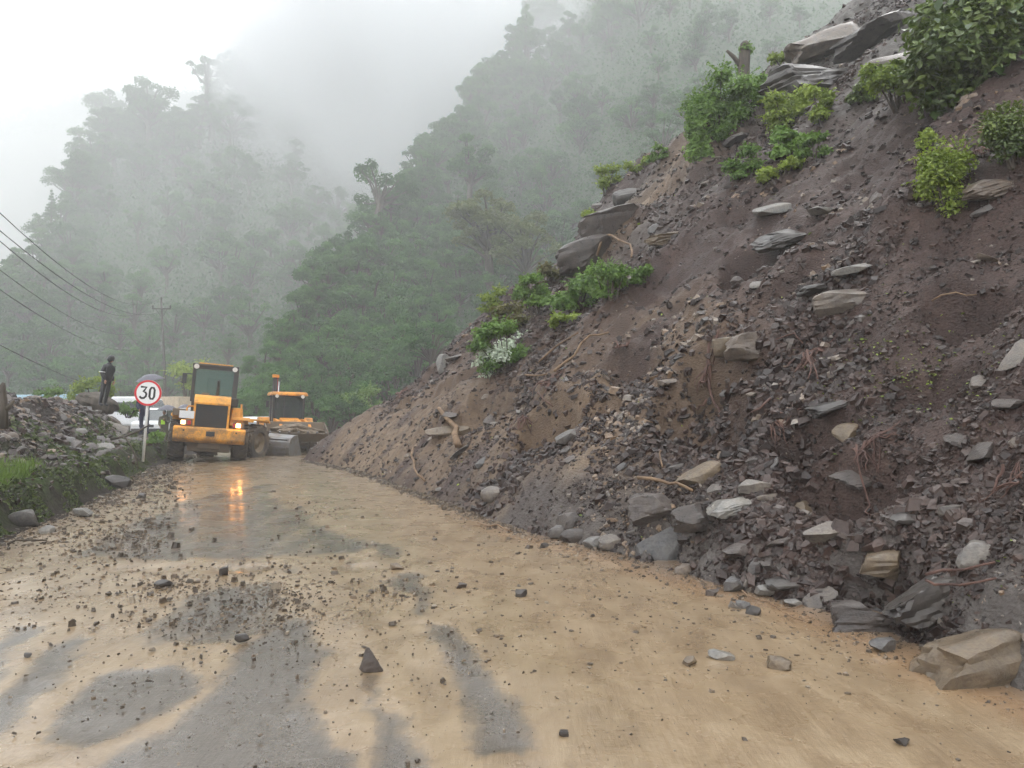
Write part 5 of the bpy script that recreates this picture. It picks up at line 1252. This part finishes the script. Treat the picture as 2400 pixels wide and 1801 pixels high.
def backhoe():
    Yc = 33.5; x0 = (672 - 1200) / FPX * Yc
    e = empty('backhoe_loader', (x0, Yc, -.34), (0, R(-1.5), R(180 + 24)), 'yellow backhoe loader facing the camera with its wide front bucket full of mud', 'backhoe loader')
    Y = M['yellow_b']
    m = MB(); m.box((0, .1, .72), (.8, 3.4, .4)); m.tube([(-.9, -.9, .72), (.9, -.9, .72)], .14, 8); m.tube([(-.85, 1.35, .45), (.85, 1.35, .45)], .11, 8); m.build('chassis', M['mudmetal'], e, bevel=.03)
    m = MB(); m.prism([(.45, .85), (.45, 1.58), (1.3, 1.50), (1.95, 1.35), (2.05, 1.2), (2.05, .8)], -.42, .42); m.build('hood', Y, e, bevel=.06)
    m = MB(); m.box((0, 2.06, 1.05), (.6, .03, .4)); m.build('front_grille', M['grille'], e)
    for sx in (-1, 1):
        wheel(e, (sx * .92, -.9, .70), .70, .42); wheel(e, (sx * .88, 1.35, .45), .45, .32, lugs=14)
        m = MB(); m.prism([(-1.55, 1.0), (-1.45, 1.35), (-1.1, 1.58), (-.5, 1.58), (-.2, 1.3), (-.14, .95), (-.2, .95), (-.27, 1.26), (-.54, 1.5), (-1.08, 1.5), (-1.4, 1.3), (-1.48, 1.0)], sx * .68, sx * 1.18); m.build('fender', Y, e, bevel=.02)
    c = empty('cab', (0, -.35, 1.35)); c.parent = e; ht = 1.22
    m = MB(); m.box((0, 0, -.28), (1.3, 1.4, .5)); m.build('cab_base', M['black'], c, bevel=.02)
    m = MB()
    for sx in (-1, 1):
        for y, x in ((.62, .66), (-.62, .66), (0, .69)): m.box((sx * x, y, ht / 2), (.07, .07, ht))
        m.box((sx * .68, 0, .02), (.07, 1.3, .07))
    m.box((0, .62, .03), (1.3, .07, .08)); m.box((0, .62, ht - .04), (1.3, .07, .08)); m.box((.2, .62, ht / 2), (.04, .05, ht)); m.build('cab_frame', M['black'], c, bevel=.01)
    m = MB(); m.box((0, .05, ht + .07), (1.62, 1.75, .16), taper=(.92, .92)); m.build('cab_roof', Y, c, bevel=.05)
    m = MB(); m.box((0, .625, ht / 2), (1.22, .012, ht - .14)); m.build('windscreen', M['glass_d'], c)
    for sx in (-1, 1): m = MB(); m.box((sx * .685, 0, ht / 2), (.012, 1.16, ht - .1)); m.build('side_window', M['glass_d'], c)
    for sx in (-1, 1): m = MB(); m.tube([(sx * .55, .9, ht - .04), (sx * .55, .97, ht - .05)], [.07, .08], 12); m.build('work_light', M['lamp_white'], c)
    m = MB(); m.box((0, -.1, .2), (.48, .46, .16)); m.box((0, -.34, .5), (.46, .1, .55)); m.build('driver_seat', M['seat'], c, bevel=.04)
    m = MB(); m.tube([(0, .3, .1), (0, .38, .48)], .03, 6); m.lathe([(.17, -.015), (.19, 0), (.17, .015), (.155, 0), (.17, -.015)], 18, Matrix.Translation((0, .4, .5)) @ Matrix.Rotation(R(90), 4, 'Y') @ Matrix.Rotation(R(0), 4, 'X')); m.build('steering_wheel', M['black'], c)
    # loader arms and bucket
    for sx in (-1, 1):
        m = MB(); m.prism([(-.1, 1.55), (-.1, 1.25), (1.4, 1.2), (2.6, .95), (3.0, .8), (3.05, 1.0), (2.5, 1.35), (1.3, 1.5)], sx * .58 - .06, sx * .58 + .06); m.build('loader_arm', Y, e, bevel=.015)
        m = MB(); m.tube([(sx * .58, .4, 1.0), (sx * .58, 1.6, 1.15)], .05, 8); m.tube([(sx * .58, 1.6, 1.15), (sx * .58, 2.3, 1.2)], .03, 8); m.build('ram', M['chrome'], e, True)
    B4 = Matrix.Translation((.02, 2.75, .60)) @ Matrix.Rotation(R(24), 4, 'X')
    m = MB(); m.prism([(0, .1), (0, .85), (.08, .88), (.10, .84), (.06, .12), (.14, .05), (.95, .02), (.95, -.03), (.08, -.02)], -1.2, 1.2, B4); b = m.build('bucket', M['mudmetal'], e, bevel=.006)
    for sx in (-1.2, 1.2): m = MB(); m.prism([(0, .1), (0, .85), (.1, .87), (.93, .1), (.95, -.03), (.08, -.02)], sx - .02, sx + .02, B4); m.build('side_plate', M['mudmetal'], b)
    m = MB()
    for i in range(7): m.box((-1.1 + i * .366, 1.0, 0), (.07, .2, .04), B4)
    m.build('bucket_tooth', M['steel'], b)
    # backhoe boom folded upright behind the cab
    m = MB(); m.prism([(-1.75, .6), (-1.55, .6), (-1.55, 2.2), (-1.68, 3.45), (-1.82, 3.45), (-1.85, 2.2)], .30, .46); m.build('boom', M['black'], e, bevel=.015)
    m = MB(); m.prism([(-1.95, 1.2), (-1.82, 1.2), (-1.74, 3.5), (-1.86, 3.55), (-2.0, 3.3)], .26, .36); m.build('dipper', M['lamp_red'], e, bevel=.01)
    m = MB(); m.tube([(.24, -1.6, 2.0), (.22, -1.68, 3.25)], .05, 8); m.build('boom_ram', M['chrome'], e, True)
    m = MB()
    for q in (.2, .5): m.tube([(q, -1.6, 1.6), (q + .02, -1.5, 2.6), (q - .02, -1.66, 3.4)], .02, 6)
    m.build('hose', M['black'], e, True)
    m = MB(); m.box((.38, -1.72, 3.5), (.3, .25, .14)); m.build('boom_joint', Y, e, bevel=.02)
    # mirrors
    for sx in (-1, 1): m = MB(); m.tube([(sx * .7, .5, 2.3), (sx * .92, .7, 2.3)], .015, 6); m.box((sx * .95, .7, 2.15), (.12, .04, .28)); m.build('mirror', M['black'], e, bevel=.01)
    # mud load
    me = rock_mesh('mud_load', 71, 5, (2.3, 1.0, .62), cuts=7, rough=.2, round_=.3); o = link('mud_load', me, M['mudload'])
    o.location = e.matrix_basis @ Vector((.02, 3.15, 1.12)); o.rotation_euler = (0, R(1.5), R(24)); tag(o, 'heap of grey-brown mud and stones filling the front bucket of the backhoe loader', 'mud')
mm = NB('wet_mud_load'); nn_ = mm.noise(7, 6, .65); M['mudload'] = mm.fin(mm.ramp(nn_, [(.3, (.10, .07, .045)), (.7, (.25, .19, .13))]), .6, mm.bump(nn_, 1, .08))
backhoe()
def vehicle(u, vtop, Y, kind, col, label, cat, yaw=0.0, zg=None, cu=None):
    """vehicle with its roof at photograph pixel row vtop"""
    L_, W_, H_ = {'car': (4.0, 1.65, 1.5), 'suv': (4.3, 1.75, 1.75), 'van': (5.0, 1.9, 2.2), 'truck': (6.5, 2.2, 2.7), 'bus': (9, 2.4, 3.0)}[kind]
    P = Vector(at(u, vtop, Y)); P.z -= H_
    e = empty({'car': 'car', 'suv': 'car', 'van': 'van', 'truck': 'truck', 'bus': 'bus'}[kind], P, (0, 0, yaw), label, cat)
    h = W_ / 2; l = L_ / 2
    if kind in ('car', 'suv'):
        m = MB(); m.prism([(-l, .35), (-l, .82), (-l + .08, .92), (-l + .9, 1.0), (l - .35, 1.0), (l, .9), (l + .02, .35)], -h, h); b = m.build('body', M[col], e, bevel=.07)
        m = MB(); m.prism([(-l + .75, .95), (-l + 1.45, H_ - .06), (-l + 1.7, H_), (l - .8, H_), (l - .3, H_ - .25), (l - .12, .95)], -h * .86, h * .86); m.build('cabin', M[col], e, bevel=.07)
        m = MB(); m.prism([(-l + .82, 1.0), (-l + 1.40, H_ - .14), (-l + 1.43, H_ - .12), (-l + .86, .98)], -h * .78, h * .78, Matrix.Translation((0, -.04, 0))); m.build('windscreen', M['glass_d'], e)
        for sx in (-1, 1): m = MB(); m.prism([(-l + 1.1, 1.02), (-l + 1.6, H_ - .16), (l - .9, H_ - .16), (l - .55, 1.02)], sx * h * .865, sx * h * .875); m.build('side_window', M['glass_d'], e)
        m = MB(); m.box((0, -l - .01, .68), (.8, .03, .16)); m.build('grille', M['grille'], e)
        for sx in (-1, 1): m = MB(); m.box((sx * (h - .24), -l - .005, .75), (.3, .05, .16)); m.build('headlight', M['lamp_white'], e, bevel=.03)
        m = MB(); m.box((0, -l - .03, .45), (W_ * .95, .08, .18)); m.build('bumper', M['black'] if kind == 'suv' else M[col], e, bevel=.03)
    elif kind == 'van':
        m = MB(); m.prism([(-l, .4), (-l, 1.0), (-l + .35, 1.15), (-l + .9, H_ - .12), (-l + 1.3, H_), (l - .2, H_), (l, H_ - .15), (l, .4)], -h, h); m.build('body', M[col], e, bevel=.12)
        m = MB(); m.prism([(-l + .33, 1.22), (-l + .84, H_ - .22), (-l + .82, H_ - .2), (-l + .3, 1.2)], -h * .85, h * .85, Matrix.Translation((0, -.03, 0))); m.build('windscreen', M['glass_d'], e)
        for sx in (-1, 1): m = MB(); m.prism([(-l + .8, 1.25), (-l + 1.1, H_ - .35), (l - .4, H_ - .35), (l - .4, 1.25)], sx * h, sx * (h + .012)); m.build('side_window', M['glass_d'], e)
    else:
        m = MB(); m.box((0, .6, H_ / 2 + .3), (W_, L_ - 1.6, H_ - .6)); m.build('cargo_body', M[col], e, bevel=.06)
        m = MB(); m.prism([(-l, .5), (-l, 1.3), (-l + .2, 2.0), (-l + 1.3, 2.0), (-l + 1.3, .5)], -h * .92, h * .92); m.build('cabin', M['white'], e, bevel=.06)
        m = MB(); m.prism([(-l - .01, 1.35), (-l + .17, 1.9), (-l + .19, 1.9), (-l + .02, 1.35)], -h * .8, h * .8); m.build('windscreen', M['glass_d'], e)
        m = MB()
        for i in range(5): m.box((0, -l + 2 + i * (L_ - 2.4) / 4, H_ / 2 + .3), (W_ + .04, .05, H_ - .62))
        m.build('rib', M[col], e)
    for sx in (-1, 1):
        for y in (-l + .8, l - .8): wheel(e, (sx * (h - .12), y, .32), .32, .2, lugs=10, rimcol='mudmetal')
    return e
vehicle(366, 956, 46, 'suv', 'white', 'white car facing the camera, half hidden behind the speed sign', 'car', R(12))
vehicle(409, 958, 50, 'car', 'white', 'white car behind the open umbrella, left of the wheel loader', 'car', R(6))
vehicle(307, 930, 47, 'van', 'white', 'white rounded van behind the rubble heap, left of the speed sign', 'van', R(70))
vehicle(412, 930, 62, 'truck', 'cream', 'truck with beige covered cargo body behind the wheel loader', 'truck', R(60))
vehicle(602, 977, 40, 'car', 'white', 'white car between the wheel loader and the backhoe loader', 'car', R(14))
vehicle(130, 925, 66, 'bus', 'bluew', 'bus with pale blue roof showing above the rubble heap at the left', 'bus', R(62))
# speed limit sign
def sign():
    Y = 17.5; top = Vector(at(347, 921, Y)); bx = Vector(at(334, 1052, Y)); e = empty('speed_sign', bx, (0, 0, 0), 'round red-rimmed speed limit sign reading 30 on a white post', 'road sign')
    c = top - bx; r = 30.5 / FPX * Y
    m = MB(); m.tube([(0, .03, -.3), (c.x * .95, .03, c.z - .02)], .032, 10); m.build('post', M['pole'], e, True)
    yaw = Matrix.Translation(c) @ Matrix.Rotation(R(8), 4, 'Z') @ Matrix.Rotation(R(5), 4, 'Y')
    Rx = yaw @ Matrix.Rotation(R(-90), 4, 'Z')     # lathe axis x -> faces -y
    m = MB(); m.lathe([(.001, 0), (r * .96, 0), (r, -.006), (r, -.02), (r * .96, -.026), (.001, -.026)], 48, Rx); m.build('sign_disc', M['pole'], e)
    m = MB(); m.lathe([(r * .84, .002), (r * .84, .010), (r * .99, .010), (r * .99, .002)], 48, Rx); m.build('red_rim', M['signred'], e)
    m = MB(); m.lathe([(.001, .004), (r * .845, .004)], 48, Rx); m.build('sign_face', M['signwhite'], e)
    # digits: a flat-topped 3 and a squarish 0, as strokes
    def stroke(mb, pts, w, closed=False):
        n = len(pts); P = [Vector((p[0], 0, p[1])) for p in pts]; L_ = []; R_ = []
        for i in range(n):
            a = P[(i - 1) % n] if (i or closed) else P[i]; b = P[(i + 1) % n] if (i < n - 1 or closed) else P[i]
            d = (b - a).normalized(); nn = Vector((-d.z, 0, d.x)) * w / 2; L_.append(P[i] + nn); R_.append(P[i] - nn)
        y0 = -.0085
        vs = [(p.x, y0, p.z) for p in L_] + [(p.x, y0, p.z) for p in R_] + [(p.x, -.004, p.z) for p in L_] + [(p.x, -.004, p.z) for p in R_]; fs = []
        for i in range(n if closed else n - 1):
            j = (i + 1) % n; fs += [(i, j, n + j, n + i), (i, j, 2 * n + j, 2 * n + i), (n + i, n + j, 3 * n + j, 3 * n + i)]
        mb.add(vs, fs, yaw)
    h = r * .43; w_ = r * .155
    m = MB(); x = -r * .34
    stroke(m, [(x - .22 * r, h), (x + .20 * r, h), (x + .0 * r, h * .18), (x + .15 * r, h * .1), (x + .23 * r, -h * .2), (x + .21 * r, -h * .62), (x + .08 * r, -h * .95), (x - .1 * r, -h), (x - .25 * r, -h * .72)], w_)
    m.build('digit_three', M['signblack'], e)
    m = MB(); x = r * .30
    stroke(m, [(x - .17 * r, h * .6), (x - .08 * r, h), (x + .08 * r, h), (x + .17 * r, h * .6), (x + .17 * r, -h * .6), (x + .08 * r, -h), (x - .08 * r, -h), (x - .17 * r, -h * .6)], w_, True)
    m.build('digit_zero', M['signblack'], e)
sign()
# power pole and wires
def power():
    Y = 62.0; T = Vector(at(378, 703, Y)); B = Vector(at(390, 965, Y)); e = empty('power_pole', B, (0, 0, 0), 'thin leaning power pole with a crossarm in front of the misty forest', 'power pole')
    c = T - B; k = Y / FPX
    m = MB(); m.tube([(0, 0, -1.2), tuple(c * .5), tuple(c)], [.14, .11, .07], 10); m.build('post', M['powerpole'], e, True)
    ca = c * .92
    m = MB(); m.box((ca.x, -.06, ca.z), (44 * k, .09, .09)); m.build('crossarm', M['powerpole'], e)
    tips = []
    for dx in (-20, 0, 21):
        p = Vector((ca.x + dx * k, -.06, ca.z + .05)) if dx else Vector((c.x, 0, c.z))
        m = MB(); m.lathe([(.03, 0), (.07, .06), (.05, .12), (.07, .18), (.02, .26)], 10, Matrix.Translation(p) @ Matrix.Rotation(R(-90), 4, 'Y')); m.build('insulator', M['powerpole'], e, True); tips.append(B + p + Vector((0, 0, .24)))
    m = MB(); m.tube([(ca.x - 14 * k, -.06, ca.z), tuple(c * .84)], .02, 5); m.tube([(ca.x + 14 * k, -.06, ca.z), tuple(c * .84)], .02, 5); m.build('brace', M['powerpole'], e)
    def wire(a, b, sag, lab, w=.02):
        pts = []
        for i in range(25):
            q = i / 24; p = a.lerp(b, q); p.z -= sag * 4 * q * (1 - q); pts.append(p)
        m = MB(); m.tube(pts, w, 5); tag(m.build('wire', M['black']), lab, 'cable')
    for (v0, lab), tip in zip(((470, 'topmost overhead power wire at the left edge'), (518, 'second overhead power wire from the top at the left edge'), (541, 'third overhead power wire from the top at the left edge')), (tips[1], tips[2], tips[0])):
        a = Vector(at(-60, v0 - 28, 17)); wire(a, tip, 1.5, lab, .012)
    for v0, ue, ve, lab in ((605, 330, 775, 'fourth overhead wire from the top, faint in the mist'), (655, 345, 810, 'fifth overhead wire, faint, crossing the lower mountainside'), (795, 392, 905, 'lowest overhead wire, just above the rubble heap at the left')):
        wire(Vector(at(-60, v0 - 18, 18)), Vector(at(ue, ve, 60)), 1.0, lab, .010)
power()
# ------------------------------------------------------------------ people
def skin_body(name, verts, edges, radii, mat, parent, sub=2):
    me = bpy.data.meshes.new(name); me.from_pydata(verts, edges, []); me.update()
    o = link(name, me, mat, parent); sk = o.modifiers.new('skin', 'SKIN'); sk.use_smooth_shade = True
    for i, r in enumerate(radii): me.skin_vertices[0].data[i].radius = r if hasattr(r, '__len__') else (r, r)
    me.skin_vertices[0].data[0].use_root = True
    sb = o.modifiers.new('sub', 'SUBSURF'); sb.levels = sub; sb.render_levels = sub
    return o
def person(P, h, yaw, label, coat='coat', legs='coat', hood=True, arms='down', look=.3, vest=None):
    """standing figure facing -y before yaw; h metres tall"""
    k = h / 1.72; e = empty('person', P, (0, 0, yaw), label, 'person'); s_ = lambda *p: tuple(q * k for q in p)
    V = [s_(0, 0, .93), s_(0, .0, 1.12), s_(0, .01, 1.32), s_(0, .0, 1.46), s_(0, -.02, 1.54)]; E = [(0, 1), (1, 2), (2, 3), (3, 4)]; Rr = [(.16, .12), (.16, .12), (.19, .125), (.10, .08), (.055, .055)]
    def chain(root, pts, rad):
        p = root
        for q, r in zip(pts, rad): V.append(s_(*q)); Rr.append(r); E.append((p, len(V) - 1)); p = len(V) - 1
    for sx in (-1, 1):
        chain(0, [(sx * .10, 0, .82), (sx * .11, -.01, .48), (sx * .11, .015, .12), (sx * .12, .01, .06), (sx * .13, -.13, .035)], [.10, .075, .055, .05, .045])
        if arms == 'down': chain(2, [(sx * .19, .0, 1.38), (sx * .21, .05, 1.12), (sx * .20, -.10, .90)], [.075, .058, .048])
        elif arms == 'umbrella' and sx > 0: chain(2, [(sx * .20, .0, 1.36), (sx * .24, -.06, 1.12), (sx * .12, -.24, 1.28)], [.075, .058, .046])
        else: chain(2, [(sx * .20, .0, 1.37), (sx * .25, .0, 1.1), (sx * .14, -.16, .98)], [.075, .058, .046])
    skin_body('body', V, E, [tuple(q * k for q in (r if hasattr(r, '__len__') else (r, r))) for r in Rr], M[legs], e)
    # jacket over torso and sleeves
    Vj = [s_(0, 0, .82), s_(0, .0, 1.08), s_(0, .01, 1.30), s_(0, .0, 1.43), s_(0, -.01, 1.49)]; Ej = [(0, 1), (1, 2), (2, 3), (3, 4)]; Rj = [(.21, .18), (.19, .165), (.20, .165), (.14, .12), (.09, .09)]
    for sx in (-1, 1):
        if arms == 'down': pts = [(sx * .19, .0, 1.37), (sx * .21, .05, 1.12), (sx * .20, -.09, .94)]
        elif arms == 'umbrella' and sx > 0: pts = [(sx * .21, .0, 1.36), (sx * .25, -.06, 1.12), (sx * .14, -.21, 1.26)]
        else: pts = [(sx * .21, .0, 1.37), (sx * .26, .0, 1.1), (sx * .16, -.13, 1.0)]
        p = 2
        for q, r in zip(pts, (.09, .075, .065)): Vj.append(s_(*q)); Rj.append((r, r)); Ej.append((p, len(Vj) - 1)); p = len(Vj) - 1
    j = skin_body('jacket', Vj, Ej, [tuple(q * k for q in r) for r in Rj], M[coat], e)
    if coat == 'coat':
        m = MB(); m.box(s_(-.24, .02, 1.17), s_(.14, .14, .025)); m.build('stripe', M['signwhite'], e)
    # head with face
    H4 = Matrix.Translation(s_(0, -.04, 1.63)) @ Matrix.Rotation(look, 4, 'X')
    m = MB(); m.sphere((0, 0, 0), (.078 * k, .095 * k, .115 * k), 10, H4); m.sphere((0, -.098 * k, -.01 * k), (.013 * k, .02 * k, .022 * k), 5, H4)
    m.box((0, -.088 * k, -.055 * k), (.045 * k, .012 * k, .008 * k), H4)
    for sx in (-1, 1): m.sphere((sx * .08 * k, .0, 0), (.012 * k, .02 * k, .03 * k), 5, H4)
    hd_ = m.build('head', M['skin'], e, True)
    m = MB()
    for sx in (-1, 1): m.sphere((sx * .03 * k, -.086 * k, .015 * k), .011 * k, 5, H4)
    m.build('eyes', M['signblack'], hd_, True)
    m = MB()
    if hood: m.sphere((0, .02 * k, .015 * k), (.105 * k, .115 * k, .135 * k), 10, H4); m.build('hood', M[coat], e, True)
    else: m.sphere((0, .018 * k, .025 * k), (.086 * k, .096 * k, .105 * k), 10, H4); m.build('hair', M['signblack'], e, True)
    # hands
    for sx in (-1, 1):
        ce = (sx * .20, -.13, .86) if arms == 'down' else ((.11, -.26, 1.31) if (arms == 'umbrella' and sx > 0) else (sx * .12, -.19, .96))
        m = MB(); m.sphere(s_(*ce), (.026 * k, .04 * k, .05 * k), 6)
        for i in range(4): m.tube([s_(ce[0] - .012, ce[1] - .025 + i * .018, ce[2] - .035), s_(ce[0] - .014 * sx, ce[1] - .028 + i * .018, ce[2] - .07), s_(ce[0] - .03 * sx, ce[1] - .028 + i * .016, ce[2] - .092)], [.009 * k, .008 * k, .006 * k], 6)
        m.tube([s_(ce[0], ce[1] - .03, ce[2]), s_(ce[0] - .02 * sx, ce[1] - .05, ce[2] - .03)], [.011 * k, .008 * k], 6)
        m.build('hand', M['skin'], e, True)
    if vest:
        m = MB(); m.box(s_(0, -.15, 1.16), s_(.2, .03, .22)); m.build('vest', M[vest], e, bevel=.01)
    return e
P = Vector(at(240, 950, 26.5)); P.z = P.z - .02
pp = person(P, 1.76, R(78), 'person in a black hooded raincoat standing on the rubble heap looking down', look=.6)
pp.rotation_euler = (R(7), R(3), R(78))
def umbrella(P, rad, tilt, label, shaft=.75):
    e = empty('umbrella', P, tilt, label, 'umbrella'); n = 8; rings = 5; vs = [(0, 0, .28 * rad / .5)]; fs = []
    for i in range(1, rings + 1):
        q = i / rings
        for j in range(n * 2):
            a = math.pi * j / n; sc = 1 - (.06 * q if j % 2 else 0); vs.append((rad * q * sc * math.cos(a), rad * q * sc * math.sin(a), .28 * rad / .5 * math.cos(q * 1.35) - (.0 if j % 2 else .03 * q * rad)))
    N2 = 2 * n
    for j in range(N2): fs.append((0, 1 + j, 1 + (j + 1) % N2))
    for i in range(rings - 1):
        for j in range(N2): fs.append((1 + i * N2 + j, 1 + (i + 1) * N2 + j, 1 + (i + 1) * N2 + (j + 1) % N2, 1 + i * N2 + (j + 1) % N2))
    m = MB(); m.add(vs, fs); c = m.build('canopy', M['umbrella'], e); sol = c.modifiers.new('s', 'SOLIDIFY'); sol.thickness = .006
    m = MB(); m.tube([(0, 0, .33 * rad / .5), (0, 0, -shaft)], .01, 6); m.build('shaft', M['black'], e)
    m = MB()
    for j in range(n):
        a = 2 * math.pi * j / n; m.tube([(0, 0, .27 * rad / .5), (rad * .55 * math.cos(a), rad * .55 * math.sin(a), .2 * rad / .5), (rad * math.cos(a), rad * math.sin(a), .05 * rad)], .006, 4)
    m.build('rib', M['black'], e)
Y = 28.5; P = Vector(at(338, 1003, Y)); person(Vector((P.x, P.y, P.z - .25)), 1.68, R(8), 'person in dark blue clothes under an umbrella, half hidden by the speed sign', 'navy', 'navy', False, 'umbrella', .05)
umbrella(Vector(at(353, 895, Y - .2)), 33 / FPX * Y, (R(6), R(-7), 0), 'dark grey open umbrella just above the speed sign', .85)
Y = 34; P = Vector(at(385, 1045, Y)); person(P, 1.6, R(-5), 'person in olive clothes with a lime vest under the low dark umbrella', 'cloth_br', 'cloth_br', False, 'umbrella', .1, 'hivis')
umbrella(Vector(at(393, 962, Y - .2)), 23 / FPX * Y, (R(4), R(3), 0), 'low dark umbrella in front of the white cars', .5)
Y = 41; umbrella(Vector(at(434, 957, Y)), 17 / FPX * Y, (R(3), R(-4), 0), 'small dark umbrella beside the cab of the wheel loader', .5)
P = Vector(at(434, 1035, Y)); person(P, 1.65, R(10), 'person in dark clothes under the small umbrella behind the wheel loader', 'navy', 'cloth_br', False, 'umbrella', .1)
